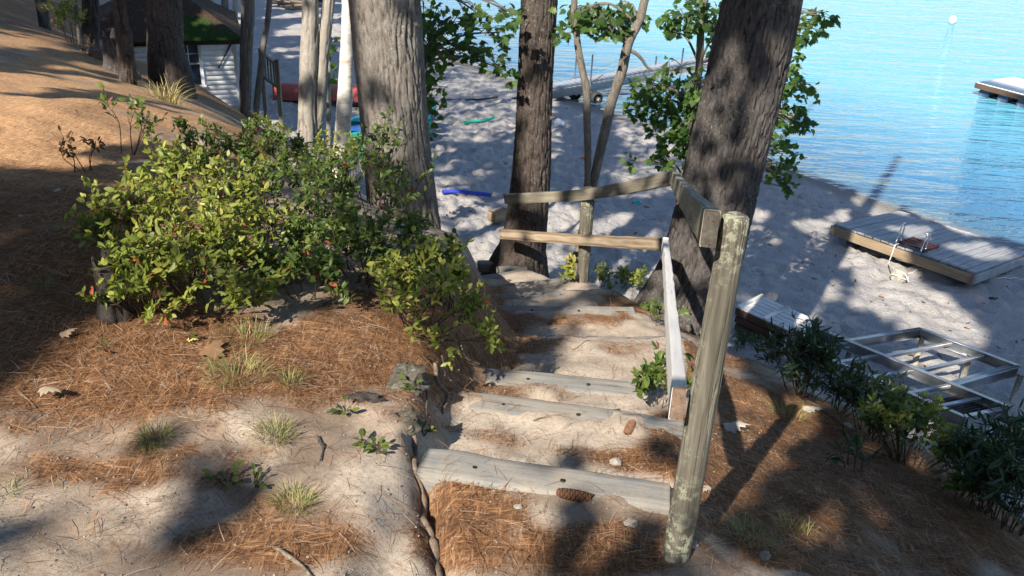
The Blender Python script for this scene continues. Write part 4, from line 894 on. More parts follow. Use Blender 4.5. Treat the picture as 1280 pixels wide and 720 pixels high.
def shrub(name, label, group, base, R, H, nst=12, leaf=.042, mat=None, T=OVAL, tone=(0, 1), tw=6, per=7, stem_r=.0035, cat='shrub', parts=True, dirbias=None, upl=.5):
    base = np.asarray(base, float); root = empty(name, label, cat, group); root.location = base
    mb = MB(); LP = []; LD = []; LT = []
    for s in range(nst):
        a = rng.uniform(0, 2*PI); rr = R*math.sqrt(rng.uniform(.02, 1)); h = H*(1-.45*(rr/R)**2)*rng.uniform(.75, 1.08)
        tip = np.array([math.cos(a)*rr, math.sin(a)*rr, h]);  st = tip*np.array([.3, .3, 0])+rng.normal(0, .015, 3)*(1, 1, 0)
        g0 = gz(base[0]+st[0], base[1]+st[1])-base[2]; st[2] = g0-.02
        gt = gz(base[0]+tip[0], base[1]+tip[1])-base[2]; tip[2] += .65*gt
        mid = st*.45+tip*.55+np.array([rng.normal(0, .04*R/.4), rng.normal(0, .04*R/.4), .10*h]); C = spline([st, mid, tip], 10)
        add_tube(mb, C, np.linspace(stem_r, stem_r*.4, len(C)), 5, False)
        tb = rng.uniform(.15, 1)
        for k in range(tw):
            f = rng.uniform(.30, 1.0)**.8 if k else 1.0; i = min(len(C)-2, int(f*(len(C)-1))); p = C[i]; d = unit(unit(C[i+1]-C[i])*.6+unit(rng.normal(size=3))*.9+np.array([0, 0, .35]))
            ln = rng.uniform(.4, 1)*min(.22, .38*H); ln = ln*(.5 if k == 0 else 1); q = p+d*ln*.5+rng.normal(0, .01, 3); e = p+d*ln+np.array([0, 0, .02])
            tc = np.array([p, q, e]); add_tube(mb, tc, [stem_r*.5, stem_r*.4, stem_r*.25], 4, False)
            for j in range(per):
                u = (.25+.75*(j+rng.uniform(0, .8))/per) if j < per-3 else 1.0
                lp = p+(e-p)*u; ld = unit(d*(.35 if u < 1 else .45)+unit(rng.normal(size=3))*.85+np.array([0, 0, .15])); LP.append(lp); LD.append(ld); LT.append(1.0 if rng.random() < .012 else np.clip(tone[0]+(tone[1]-tone[0])*(.42*tb+.30*f+rng.uniform(-.22, .36)), 0, .95))
    LP = np.array(LP); LD = np.array(LD); nrm = unit(rng.normal(0, .45, LP.shape)+np.array([0, 0, 1.])*upl*2+np.array([SUN_H[0], SUN_H[1], 0])*.3)
    gl = ground(LP[:, 0]+base[0], LP[:, 1]+base[1], False)-base[2]; LP[:, 2] = np.maximum(LP[:, 2], gl+.02)
    V, F, tn = scatter(T[0], T[1], LP, LD, nrm, leaf*rng.uniform(.5, 1.25, len(LP)), np.array(LT), .8)
    mesh_np('foliage', V, F, mat, True, root, {'tone': tn}); mb.build('stems', M_stem, root)
    return root
G_TH = 'leafy shrubs of the thicket on the left bank'
TH = [(185, 388, .22, .40, 12, Lf_lime, 'lowest leafy shrub at the left corner of the thicket, beside the dark stump'), (262, 382, .36, .46, 16, Lf_lime, 'front shrub of the thicket above the large oak leaf'),
      (222, 352, .42, .72, 19, Lf_lime, 'front left yellow green shrub of the thicket, hanging over the dark stump'),
      (165, 330, .24, .50, 12, Lf_lime, 'outermost left yellow green shrub beside the shaded path'),
      (275, 318, .44, .66, 18, Lf_lime, 'brightest sunlit shrub at the top of the left thicket'),
      (215, 272, .36, .54, 13, Lf_lime, 'lime shrub behind the front left shrub, facing the sunlit slope'),
      (345, 292, .42, .58, 15, Lf_mid, None), (425, 352, .36, .46, 13, Lf_mid, None), (380, 372, .26, .34, 9, Lf_mid, 'small shaded shrub in the gap at the lower middle of the thicket'),
      (335, 350, .36, .42, 13, Lf_mid, 'shaded mid green shrub in the middle front of the thicket'),
      (405, 318, .34, .44, 12, Lf_mid, None), (470, 360, .42, .54, 16, Lf_mid, None), (392, 268, .40, .52, 13, Lf_mid, None), (470, 290, .46, .92, 17, Lf_mid, None),
      (520, 404, .40, .50, 17, Lf_lime, 'low yellow green shrub hanging over the bank above the stairway'),
      (556, 388, .32, .42, 14, Lf_lime, 'small shrub farthest right in the thicket, pointing at the steps'),
      (500, 345, .40, .48, 14, Lf_mid, None), (440, 240, .44, .75, 13, Lf_lime, 'shrub in front of the birch foot'), (505, 268, .36, .95, 13, Lf_mid, 'shrub growing against the foot of the thick grey trunk'),
      (300, 232, .44, .48, 14, Lf_mid, 'darker shrub behind the brightest shrub of the thicket'), (365, 225, .46, .46, 14, Lf_mid, 'shrub in front of the twin stemmed tree'),
      (310, 190, .50, .36, 14, Lf_mid, 'low spreading shrub on the crest left of the twin stemmed tree'), (345, 172, .55, .46, 14, Lf_lime, 'bright leafy shrub on the crest below the wooden railing'),
      (250, 200, .32, .36, 10, Lf_mid, 'low shrub at the upper left edge of the thicket'), (400, 205, .40, .50, 12, Lf_lime, 'yellowish shrub between birch and twin stemmed tree')]
for (px, py, R, H, ns, mt, lb) in TH:
    b = pick(px, py); H *= .66; ns = int(ns*(.95 if mt is Lf_lime else .75)+.5); shrub('leafy_shrub', lb or 'mid green shrub in the dense middle of the left thicket', G_TH, b, R*.95, H, ns, .040, mt, OVAL, tw=7, per=9)
shrub('sapling', 'small leafy sprig standing alone on the sunlit left slope', None, pick(158, 190), .20, .34, 5, .05, Lf_mid, tw=4, per=6, cat='plant')
shrub('withered_plant', 'brown withered sprig left of the thicket on the path edge', None, pick(108, 213), .14, .20, 5, .045, Lf_dead, tw=3, per=5, cat='plant')
shrub('sapling', 'bright green sapling among the trunks at the upper left', None, pick(92, 54), .20, .62, 9, .06, Lf_lime, tone=(.5, 1), tw=6, per=7, cat='plant')
shrub('leafy_shrub', 'pale green shrub behind the shed roof', None, pick(252, 26), 1.2, 1.1, 12, .11, Lf_lime, tone=(.4, 1), tw=6, per=7, stem_r=.01)
# right slope
shrub('laurel_shrub', 'dark long leaved shrub before the slatted deck panels', 'dark laurel shrubs on the right slope', pick(1002, 490), .27, .38, 20, .066, Lf_dark, LONG, tw=6, per=9, upl=.2)
shrub('laurel_shrub', 'sparse dark shrub in front of the long aluminium frame', 'dark laurel shrubs on the right slope', pick(1086, 545), .22, .34, 14, .06, Lf_dark, LONG, tw=5, per=8, upl=.2)
shrub('laurel_shrub', 'large dark shrub at the right edge of the slope', 'dark laurel shrubs on the right slope', pick(1256, 662), .30, .52, 30, .066, Lf_dark, LONG, tw=6, per=9, upl=.2)
shrub('laurel_shrub', 'small dark sprig with upright leaves alone in the needles', 'dark laurel shrubs on the right slope', pick(1068, 590), .12, .16, 4, .06, Lf_dark, LONG, tw=2, per=7, upl=.2)
shrub('laurel_shrub', 'low dark shrub beside the foot of the leaning trunk', 'dark laurel shrubs on the right slope', pick(930, 440), .22, .26, 9, .07, Lf_dark, LONG, tw=4, per=7, upl=.2)
shrub('leafy_shrub', 'low leafy green shrub below the aluminium frames', None, pick(1134, 580), .24, .36, 20, .042, Lf_mid, tw=6, per=8)
shrub('leafy_shrub', 'mid green shrub between the low leafy shrub and the large dark one', None, pick(1192, 622), .20, .28, 11, .05, Lf_mid, tw=5, per=7)
shrub('laurel_shrub', 'dark shrub filling the gap between the long leaved and the sparse one', 'dark laurel shrubs on the right slope', pick(1046, 514), .16, .22, 9, .062, Lf_dark, LONG, tw=6, per=8, upl=.2)
shrub('laurel_shrub', 'dark shrub just left of the large one at the right edge', 'dark laurel shrubs on the right slope', pick(1222, 646), .14, .30, 8, .062, Lf_dark, LONG, tw=6, per=8, upl=.2)
shrub('leafy_plant', 'leafy green plant at the stair edge under the lower rail', None, pick(826, 508), .15, .26, 7, .05, Lf_mid, tw=5, per=7, cat='plant', stem_r=.0025)
shrub('leafy_plant', 'small dark green plant at the left foot of the leaning trunk', None, pick(826, 408), .13, .20, 5, .05, Lf_mid, tw=4, per=6, cat='plant', stem_r=.0025)
for q, lb in (((752, 357), 'low sunlit plant just right of the middle handrail post'), ((780, 360), 'low sunlit plant between the middle post and the leaning trunk'), ((802, 362), 'low plant touching the left side of the leaning trunk')):
    shrub('leafy_plant', lb, 'low plants behind the stair bend', pick(*q), .22, .26, 8, .055, Lf_lime, tw=5, per=7, cat='plant', stem_r=.003)
shrub('leafy_plant', 'yellowish sprig at the left side of the middle handrail post', 'low plants behind the stair bend', pick(716, 352), .10, .22, 4, .055, Lf_lime, tone=(.5, 1), tw=4, per=6, cat='plant', stem_r=.003)
def rosette(name, label, px, py, n=9, s=.035, group='small green seedlings in the sand', spread=.03, mat=None):
    b = pick(px, py); r = empty(name, label, 'plant', group); r.location = b
    a = rng.uniform(0, 2*PI, n); rad = rng.uniform(.2, 1, n)*spread; P = np.stack([np.cos(a)*rad, np.sin(a)*rad, rng.uniform(.012, .04, n)], 1)
    D = np.stack([np.cos(a), np.sin(a), rng.uniform(.1, .7, n)], 1); V, F, t = scatter(OVAL[0]*np.array([1.25, 1, 1]), OVAL[1], P, D, unit(rng.normal(0, .25, (n, 3))+[0, 0, 1]), s*rng.uniform(.7, 1.1, n), rng.uniform(.35, .9, n))
    mesh_np('leaves', V, F, mat or Lf_mid, True, r, {'tone': t}); m = MB()
    for p in P: add_tube(m, [(p[0]*.2, p[1]*.2, -.01), p], .0015, 4, False)
    m.build('stems', M_stem, r)
rosette('seedling', 'green seedling on the sand left of the exposed root', 470, 567, 12); rosette('seedling', 'smaller seedling touching the one left of the exposed root', 452, 559, 8)
rosette('seedling', 'seedling at the edge of the dark rotted hollow', 430, 518, 9); rosette('seedling', 'seedling growing between the two mossy stump remains', 514, 486, 10)
rosette('seedling', 'dark seedling left of the pair in the sandy foreground', 285, 604, 14, .03, spread=.05); rosette('seedling', 'dark seedling right of the pair in the sandy foreground', 319, 607, 8, .03)
rosette('seedling', 'seedling just above the left end of the nearest timber', 527, 545, 7); rosette('seedling', 'tiny seedling in the needles below the shaded left path', 134, 437, 5, .03); rosette('seedling', 'seedling in the needles below the thicket', 235, 428, 5, .03)
BLADE = (np.array([(-.5, 0, 0), (.5, 0, 0), (.42, .4, .02), (-.42, .4, .02), (.28, .75, -.06), (-.28, .75, -.06), (0, 1, -.2)]), [np.array([[0, 1, 2, 3], [3, 2, 4, 5]]), np.array([[5, 4, 6]])])
def tuft(name, label, px, py, n=120, h=.13, r=.06, tone=(0, 1), group='grass tufts on the bank', w=.0028, mat=None, cat='grass tuft'):
    if h < .3: h *= .66; r *= .85; n = int(n*.8); tone = (tone[0]*.6, tone[1]*.9)
    b = pick(px, py); a = rng.uniform(0, 2*PI, n); rd = r*np.sqrt(rng.random(n)); P = np.stack([np.cos(a)*rd, np.sin(a)*rd, np.zeros(n)], 1)
    P[:, 2] = ground(b[0]+P[:, 0], b[1]+P[:, 1], False)-b[2]-.004
    lean = rng.uniform(.15, 1.3, n); D = unit(np.stack([np.cos(a)*lean+rng.normal(0, .25, n), np.sin(a)*lean+rng.normal(0, .25, n), np.ones(n)], 1)); ln = h*rng.uniform(.5, 1.1, n)
    T = BLADE[0].copy(); x = unit(np.cross(D, [0, 0, 1.])); 
    V, F, t = scatter(T*np.array([w/h, 1, 1.6]), BLADE[1], P, D, unit(np.cross(x, D)), ln, np.clip(tone[0]+(tone[1]-tone[0])*rng.random(n), 0, 1))
    o = mesh_np(name, V, F, mat or M_grass, True, None, {'tone': t}); o.location = b; return tag(o, label, cat, group)
for (x, y, n, h, r, tn, lb) in ((193, 552, 150, .10, .06, (.0, .9), 'green grass tuft at the left edge of the sandy foreground'), (343, 545, 190, .11, .07, (.1, 1), 'half dry grass tuft below the thicket, right of the middle'),
     (368, 632, 190, .10, .065, (.3, .9), 'pale spiky grass tuft nearest the camera'), (296, 470, 230, .13, .12, (.35, 1), 'wide straw coloured grass tuft below the thicket'),
     (362, 478, 90, .10, .05, (.0, .7), 'greener grass tuft at the right of the straw coloured one'), (310, 425, 130, .14, .10, (.1, 1), 'grass tuft under the edge of the thicket'), (8, 615, 60, .09, .04, (.1, .9), 'small grass tuft at the left edge'),
     (520, 588, 120, .06, .04, (.4, .8), 'short yellow grass along the exposed root'), (936, 668, 160, .10, .09, (.2, .9), 'grass tuft right of the big post foot'), (990, 660, 90, .10, .08, (.3, 1), 'dry grass tuft on the right slope below the post shadow'),
     (936, 430, 140, .16, .10, (.5, 1), 'dry grass at the foot of the leaning trunk'), (985, 520, 120, .14, .12, (.6, 1), 'straw grass below the dark long leaved shrub'), (706, 352, 60, .16, .06, (.0, .6), 'grass tuft at the right foot of the straight pine'),
     (125, 300, 60, .10, .06, (.0, .6), 'shaded grass tuft on the left path'), (55, 360, 50, .10, .05, (.0, .5), 'thin shaded grass at the far left of the path'), (560, 300, 60, .10, .05, (.2, .8), 'thin grass at the thick trunk foot'), (180, 565, 40, .07, .05, (.2, .9), 'thin grass blades beside the left green tuft')):
    tuft('grass_tuft', lb, x, y, n, h, r, tn)
tuft('grass_tuft', 'large pale dry grass clump at the foot of the big dark trunk', 206, 128, 130, .32, .14, (.6, 1), w=.009)
# ------------------------------------------------------------------ broad maple leaves hanging over the beach
def sprays(root, clusters, Y, leaf=.105, mat=None, dens=1.0, anchor=None, T=MAPLE_T, twig=M_stem, dspread=.35, tone=(0, 1)):
    """clusters (px, py, rx, ry): leaf sprays round points in space, each on its own twig from the anchor stem"""
    LP = []; LD = []; LN = []; LT = []; mb = MB(); loc = np.array(root.location)
    for (px, py, rx, ry) in clusters:
        c = aty(px, py, Y+rng.uniform(-.2, .2)); sc = ((c-CP)@CF)/FPX; n = int(max(8, dens*rx*ry*PI/(leaf/sc)**2*4.2))
        q = np.array(unit(rng.normal(size=(n, 3))))*rng.uniform(.15, 1, (n, 1))**.6
        P = c+(CR*rx*sc)[None]*q[:, :1]+(CU*ry*sc)[None]*q[:, 1:2]+np.array([[0, 1, 0]])*q[:, 2:]*dspread
        P[:, 2] -= .12*(np.abs(q[:, 0])*rx*sc)
        if anchor is not None:
            i = np.argmin(np.abs(anchor[:, 2]-(c[2]-.15))); a = anchor[i]; br = spline([a, (a+c)/2+(0, 0, .10), c], 12); add_tube(mb, br-loc, np.linspace(.016, .006, len(br)), 6)
            for k in range(min(40, n//4)):
                e = P[rng.integers(n)]; s = br[rng.integers(6, len(br))]; add_tube(mb, np.array([s, (s+e)/2+(0, 0, .03), e])-loc, [.005, .004, .002], 4, False)
        D = unit((P-c)*np.array([1, 1, .4])+rng.normal(0, .12, (n, 3))+np.array([0, 0, -.10])); tb = rng.uniform(0, .3)
        LP.append(P); LD.append(D); LN.append(unit(rng.normal(0, .42, (n, 3))+np.array([SUN_H[0]*.3, SUN_H[1]*.75-.15, .9]))); LT.append(np.clip(tone[0]+(tone[1]-tone[0])*(tb+rng.uniform(0, .7, n)**1.3), 0, 1))
    LP = np.vstack(LP); n = len(LP)
    V, F, t = scatter(T[0], T[1], LP-loc, np.vstack(LD), np.vstack(LN), leaf*rng.uniform(.6, 1.2, n), np.concatenate(LT), .6)
    mesh_np('foliage', V, F, mat or Lf_maple, False, root, {'tone': t})
    if mb.n: mb.build('branch', B_slim, root, True, {'furrow': np.ones(mb.n)})
mp_anchor = np.array([aty(x, y, 9.2) for x, y in ((858, 230), (863, 185), (868, 140), (872, 105), (874, 80), (876, 40), (881, 0), (884, -40))])
sprays(MAPLE, [(868, 150, 40, 32), (838, 118, 34, 24), (812, 108, 26, 20), (802, 132, 22, 14), (838, 150, 36, 26), (850, 178, 30, 24), (872, 195, 24, 20), (788, 200, 10, 8), (826, 202, 15, 12), (838, 88, 16, 12), (872, 105, 24, 22), (895, 120, 24, 30),
               (985, 96, 22, 22), (1003, 108, 20, 20), (978, 140, 30, 26), (1000, 150, 20, 14), (968, 175, 20, 18), (978, 212, 22, 22), (990, 192, 14, 14), (985, 60, 18, 26), (1012, 25, 30, 16), (1030, 16, 18, 10), (1000, 40, 18, 18), (985, 235, 10, 8),
               (850, 22, 30, 16), (880, 30, 26, 20), (896, 52, 16, 18), (838, 38, 14, 10), (870, 5, 40, 12)], 9.2, .088, dens=1.0, anchor=mp_anchor)
m2, mP, mR = make_tree('maple_tree', 'leafy maple half hidden behind the thick grey trunk', None, [(522, 230, 12), (522, 150, 11), (520, 80, 10), (518, 0, 9)], 8.1, B_slim, 8, (4, 3, .004), 30, .05, None, 30.0, lean=.5, crown=False)
sprays(m2, [(545, 25, 18, 34), (572, 30, 26, 22), (600, 18, 26, 16), (625, 40, 18, 14), (612, 70, 26, 20), (632, 88, 16, 14), (560, 62, 24, 16), (588, 58, 18, 14), (540, 85, 14, 26), (546, 110, 14, 14), (540, 142, 14, 20), (536, 165, 8, 10), (640, 15, 14, 14), (530, 50, 10, 50)], 8.1, .088, dens=.95, anchor=mP)
sprays(s1, [(745, 22, 30, 16), (775, 28, 24, 14), (715, 30, 14, 14), (700, 44, 10, 10), (755, 38, 22, 10), (803, 26, 9, 9), (725, 10, 30, 10), (780, 12, 20, 10)], 7.75, .082, dens=1.3, anchor=sP)
thin = [o for o in COL.objects if o.name.startswith('slim_tree')][0]
sprays(thin, [(411, 92, 7, 14), (406, 70, 8, 14), (414, 50, 8, 14), (408, 112, 6, 8)], 10.5, .10, dens=1.0, tone=(.4, 1))

# ------------------------------------------------------------------ stumps, roots, stones, cones, sticks
def relocate(V, c): return np.asarray(V)-np.asarray(c)
def stump(nm, label, px, py, r, h, mat, seed, cat='stump', jag=.3):
    b = pick(px, py); n, nc = 26, 56; t = np.linspace(-.15, 1, n); th = np.arange(nc)*2*PI/nc
    C3 = np.stack([np.broadcast_to(np.cos(th)*r, (n, nc)), np.broadcast_to(np.sin(th)*r, (n, nc)), np.repeat(t[:, None]*h, nc, 1)], -1)
    rr = r*(1+.5*np.exp(-np.clip(t, 0, 1)*4))[:, None]*(1+.28*vn(C3*np.array([9, 9, 2.])/max(r*6, .3)+seed))-.16*r*(np.abs(vn(C3*np.array([34, 34, 5.])+seed)) < .14)
    ht = h*(1+jag*vn(np.stack([np.cos(th)*2.2, np.sin(th)*2.2, np.full(nc, seed)], 1)))
    V = np.stack([np.cos(th)[None]*rr, np.sin(th)[None]*rr, t[:, None]*ht[None]], -1).reshape(-1, 3)
    ids = (n-1)*nc+np.arange(nc); V = np.vstack([V, V[ids]*np.array([.6, .6, .72]), [[0, 0, h*.6]]]); j = np.arange(nc); k = (j+1) % nc; b0 = n*nc
    F4 = np.vstack([ringgrid(n, nc), np.stack([ids, ids[k], b0+k, b0+j], 1)]); F3 = np.stack([b0+j, b0+k, np.full(nc, b0+nc)], 1)
    o = mesh_np(nm, V, [F4, F3], mat, True, None, {'furrow': np.clip(.6+.4*vn(V*40), 0, 1)}); o.location = b; return tag(o, label, cat)
X_rot0 = mat_bark('charred_shaded_bark', [(.018, .015, .014), (.045, .038, .034), (.09, .078, .07), (.012, .01, .009)], 2, 40, .2, .01)  # charred wood, coloured darker still to carry the shadow it stands in
stump('dead_stump', 'dark dead stump in the shade below the front left shrub', 142, 390, .042, .22, X_rot0, 3.0)
stump('broken_stump', 'dark broken stump at the edge of the upper left bank', 152, 92, .16, .40, B_oak, 9.0)
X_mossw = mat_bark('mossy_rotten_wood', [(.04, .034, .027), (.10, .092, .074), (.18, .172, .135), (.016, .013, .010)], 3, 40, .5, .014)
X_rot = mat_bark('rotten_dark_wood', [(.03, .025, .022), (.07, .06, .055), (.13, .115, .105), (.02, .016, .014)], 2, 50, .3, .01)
def wreck(nm, label, px, py, rad, seed, mat, rot=0.0, amp=.5):
    b = pick(px, py); V, F = lump((0, 0, 0), rad, seed, 4, 1, amp); V = V+.012*np.stack([np.abs(vn(V*np.array([60, 60, 14])+seed))]*3, 1)*unit(V); c, s = math.cos(rot), math.sin(rot)
    V = np.stack([V[:, 0]*c-V[:, 1]*s, V[:, 0]*s+V[:, 1]*c, V[:, 2]], 1); o = mesh_np(nm, V, F, mat, True, None, {'furrow': np.clip(.5+.9*vn(V*np.array([50, 50, 12.])), 0, 1)}); o.location = b+(0, 0, -.01); return tag(o, label, 'stump')
stump('stump_remains', 'upper mossy grey stump remains at the bank edge', 510, 478, .055, .055, X_mossw, 4.4, jag=.4)
stump('stump_remains', 'lower mossy grey stump remains above the exposed root', 508, 530, .040, .045, X_mossw, 7.7, jag=.4)
wreck('stump_remains', 'dark rotted hollow of wood in the sand left of the mossy remains', 452, 500, (.085, .055, .024), 1.4, X_rot, .2)
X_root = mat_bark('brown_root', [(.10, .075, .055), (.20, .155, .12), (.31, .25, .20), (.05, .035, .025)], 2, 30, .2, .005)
def groundtube(nm, pts, r0, r1, mat, label, cat, lift=.3, n=50, wig=.012, nc=10):
    S = gpath(pts, n, 0, wig); r = np.linspace(r0, r1, len(S)); S[:, 2] += r*lift; mb = MB(); add_tube(mb, S, r*(1+.25*vn(S*30)), nc)
    o = mb.build(nm, mat, None, True, {'furrow': np.full(mb.n, .8)}); return tag(o, label, cat)
groundtube('exposed_root', [(510, 548), (516, 566), (518, 590), (527, 622), (529, 650), (540, 680), (545, 705), (560, 760)], .012, .017, X_root, 'long exposed root along the edge left of the nearest steps', 'root', .35, 90)
for k, pts in enumerate(([(548, 440), (556, 462), (574, 478)], [(570, 415), (580, 440), (600, 452)], [(530, 470), (540, 500), (536, 525)], [(590, 400), (604, 420), (606, 440)])):
    groundtube('bank_root', pts, .006, .003, X_root, ['thin root on the bank just above the second timber', 'thin root on the dark bank above the third timber', 'thin root curling down beside the mossy stump remains', 'uppermost thin root on the dark bank'][k], 'root', 1.0, 24, .02, 6)
groundtube('exposed_root', [(540, 455), (546, 478), (560, 498), (556, 520)], .010, .006, X_root, 'thin curling root hanging from the bank beside the steps', 'root', 1.2)
groundtube('exposed_root', [(398, 545), (406, 562), (403, 580)], .006, .004, B_oak, 'short dark root tip in the sand below the rotted hollow', 'root', .6)
for k, (pts, r, lb) in enumerate((([(668, 527), (690, 523), (722, 527)], .004, 'dark curved twig lying on the second step tread'), ([(345, 690), (372, 705), (392, 726)], .007, 'pale root like stick in the bottom left foreground'),
      ([(752, 388), (790, 372), (775, 366)], .004, 'thin twig beside the shaded fifth timber'), ([(20, 480), (32, 487), (42, 499)], .004, 'pale straw stick on the shaded left path'), ([(1010, 500), (1040, 520), (1060, 535)], .007, 'bleached stick below the dark long leaved shrub'),
      ([(1075, 555), (1120, 575), (1150, 585)], .005, 'long thin stick below the low leafy shrub'), ([(715, 437), (728, 430), (738, 425)], .003, 'thin twig on the sand covered step'), ([(704, 570), (716, 562), (718, 550)], .003, 'thin upright twig in front of the second timber'), ([(1010, 700), (1040, 690), (1090, 702)], .004, 'twig lying in the dark needles at the bottom right'))):
    groundtube('fallen_stick', pts, r, r*.6, X_root if k in (0, 2) else X_brush, lb, 'stick', .8, 24, .01, 6)
for k, (x, y, s, lb) in enumerate(((769, 579, .024, 'pale stone on the tread behind the nearest timber'), (787, 656, .024, 'pale stone in front of the nearest timber near the post'), (648, 636, .018, 'grey stone in front of the middle of the nearest timber'), (956, 696, .018, 'small pale stone at the bottom right of the big post'),
      (865, 682, .018, 'small stone touching the foot of the big post'), (612, 480, .014, 'small stone at the left end of the third timber'))):
    p = pick(x, y); V, F = lump((0, 0, s*.35), (s, s*.8, s), 11.0+k, 3, .75, .4); o = mesh_np('pale_stone', V, F, X_rock, True); o.location = p+np.array([0, 0, -s*.15]); tag(o, lb, 'stone', 'stones on the steps')
X_cone = mat_plain('pine_cone_scales', (.16, .085, .05), .8, .2, 0, .35, 90)
SC_T = (np.array([(-.5, 0, 0), (.5, 0, 0), (.55, .7, .15), (0, 1, .25), (-.55, .7, .15)]), [np.array([[0, 1, 2, 3, 4]])])
def cone(label, px, py, ln=.11, rot=0.0):
    b = pick(px, py); n = 90; i = np.arange(n); t = i/n; a = i*2.39996; r = .018*np.abs(np.sin(PI*(t*.85+.12)))**.7; d = np.array([math.cos(rot), math.sin(rot), 0.]); u = np.array([-d[1], d[0], 0]); w = np.array([0, 0, 1.])
    O = u[None]*np.cos(a)[:, None]+w[None]*np.sin(a)[:, None]; P = d[None]*(t-.5)[:, None]*ln+O*r[:, None]*.5+(0, 0, .014)
    V, F, _ = scatter(SC_T[0], SC_T[1], P, unit(O+d*.6), unit(d[None]-.3*O), .017, None); rt = empty('pine_cone', label, 'pine cone', 'fallen pine cones'); rt.location = b
    mesh_np('scales', V, F, X_cone, False, rt); m = MB(); add_tube(m, [(-d*ln*.5)+(0, 0, .014), (d*ln*.45)+(0, 0, .014)], [.008, .005], 8); m.build('core', X_cone, rt)
cone('brown pine cone lying in front of the nearest timber', 716, 623, .11, -.2); cone('pine cone beside the timber end below the lower rail', 786, 540, .09, 1.2)
Lf_fall = mat_leaf('fallen_leaves', [(0, (.14, .075, .04)), (.4, (.26, .16, .09)), (.7, (.42, .36, .28)), (.9, (.50, .48, .44)), (1, (.55, .52, .16))], .7, .1)
for k, (x, y, s, tn, lb) in enumerate(((258, 446, .13, .25, 'large brown oak leaf lying below the thicket'), (237, 425, .05, 1.0, 'small yellow leaf below the thicket'), (905, 533, .13, .85, 'pale grey dead leaf right of the big post'), (925, 528, .10, .80, 'second pale dead leaf right of the big post'), (1004, 509, .12, .9, 'bleached leaf below the dark long leaved shrub'),
      (1005, 590, .07, .85, 'small bleached leaf in the needles of the right slope'), (55, 486, .09, .6, 'tan leaf on the shaded left path'), (66, 244, .08, .9, 'pale leaf on the left path beside the withered sprig'), (10, 304, .10, .6, 'pale leaf at the left edge of the path'), (1060, 530, .08, .8, 'bleached leaf near the long thin stick'), (885, 610, .05, .7, 'small tan leaf beside the post shadow'), (1135, 570, .10, .9, 'bleached leaf under the low leafy shrub'), (640, 352, .06, .3, 'brown leaf beside the lowest timber'),
      (40, 246, .06, .8, 'pale leaf left of the withered sprig'), (25, 270, .06, .75, 'tan leaf on the path below the pale leaf'), (75, 420, .07, .5, 'brown leaf in the deep shade of the left path'))):
    p = pick(x, y); a = rng.uniform(0, 2*PI); V, F, t = scatter(MAPLE_T[0]*np.array([.8, 1, 1.5]), MAPLE_T[1], [(0, 0, .012)], [(math.cos(a), math.sin(a), .12)], np.array([[.1, .1, 1]]), s, np.array([tn])); o = mesh_np('fallen_leaf', V, F, Lf_fall, False, None, {'tone': t}); o.location = p; tag(o, lb, 'fallen leaf', 'fallen leaves on the ground')
rb = empty('root_clump', 'brown tangle of dead roots and twigs left of the broken stump', 'root clump'); rb.location = pick(128, 72)
m = MB()
for k in range(70):
    a = unit(rng.normal(size=3))*(1, 1, .6); a[2] = abs(a[2]); s = rng.normal(0, .06, 3)*(2, 1, .3); add_tube(m, [s, s+a*.12+(0, 0, .05), s+a*.26], [.010, .007, .003], 5, False)
m.build('roots', X_brush, rb); V, F = lump((0, 0, .02), (.22, .16, .16), 8.1, 3, .8, .5); mesh_np('soil_ball', V, F, X_root, True, rb, {'furrow': np.full(len(V), .7)})
# ------------------------------------------------------------------ needles and grit
M_need = mat_leaf('dry_pine_needles', [(0, (.08, .036, .018)), (.35, (.20, .092, .042)), (.7, (.33, .175, .085)), (.88, (.46, .31, .19)), (1, (.42, .38, .33))], .75, .1, .2)
def needles():
    n0 = 520000; xs = rng.uniform(-3.2, 3.6, n0); ys = rng.uniform(1.1, 6.4, n0)
    ix = np.clip(np.searchsorted(GX, xs)-1, 0, len(GX)-2); iy = np.clip(np.searchsorted(GY, ys)-1, 0, len(GY)-2)
    lit = LIT.reshape(XX.shape)[iy, ix]; dist = np.hypot(xs, ys)
    clump = sstep(-.1, .45, n2(xs, ys, 5.5, 3, 21.0))
    pr = (lit**1.6*(.25+.75*clump)*.62+.024)*np.clip(1.5-dist/5.5, .25, 1)
    k = rng.random(n0) < pr; xs, ys = xs[k], ys[k]; n = len(xs)
    px, py, w = topix(np.stack([xs, ys, np.full(n, 3.9)], 1)); v = (px > -150) & (px < 1430) & (py > -50) & (py < 900); xs, ys = xs[v], ys[v]; n = len(xs)
    z = ground(xs, ys); e = .02; gx = (ground(xs+e, ys, False)-ground(xs-e, ys, False))/(2*e); gy = (ground(xs, ys+e, False)-ground(xs, ys-e, False))/(2*e)
    flow = n2(xs, ys, 1.6, 2, 33.0)*5; a = flow+rng.normal(0, 1.0, n); dx, dy = np.cos(a), np.sin(a)
    D = unit(np.stack([dx, dy, gx*dx+gy*dy+rng.normal(0, .10, n)], 1)); Nn = unit(np.stack([-gx, -gy, np.ones(n)], 1)+rng.normal(0, .3, (n, 3)))
    T = np.array([(-.5, 0, 0), (.5, 0, 0), (.5, .5, .05), (-.5, .5, .05), (.35, 1, .0), (-.35, 1, .0)]); F = [np.array([[0, 1, 2, 3], [3, 2, 4, 5]])]
    ln = rng.uniform(.05, .10, n); P = np.stack([xs, ys, z+rng.uniform(.001, .012, n)], 1)
    V, FF, t = scatter(T*np.array([.00125/.075, 1, 1]), F, P, D, Nn, ln, np.clip(rng.normal(.48, .28, n), 0, 1))
    V += 0
    o = mesh_np('pine_needles', V, FF, M_need, False, None, {'tone': t}); tag(o, 'loose rust brown pine needles strewn over the bank and steps', 'needles', None, 'stuff'); return n
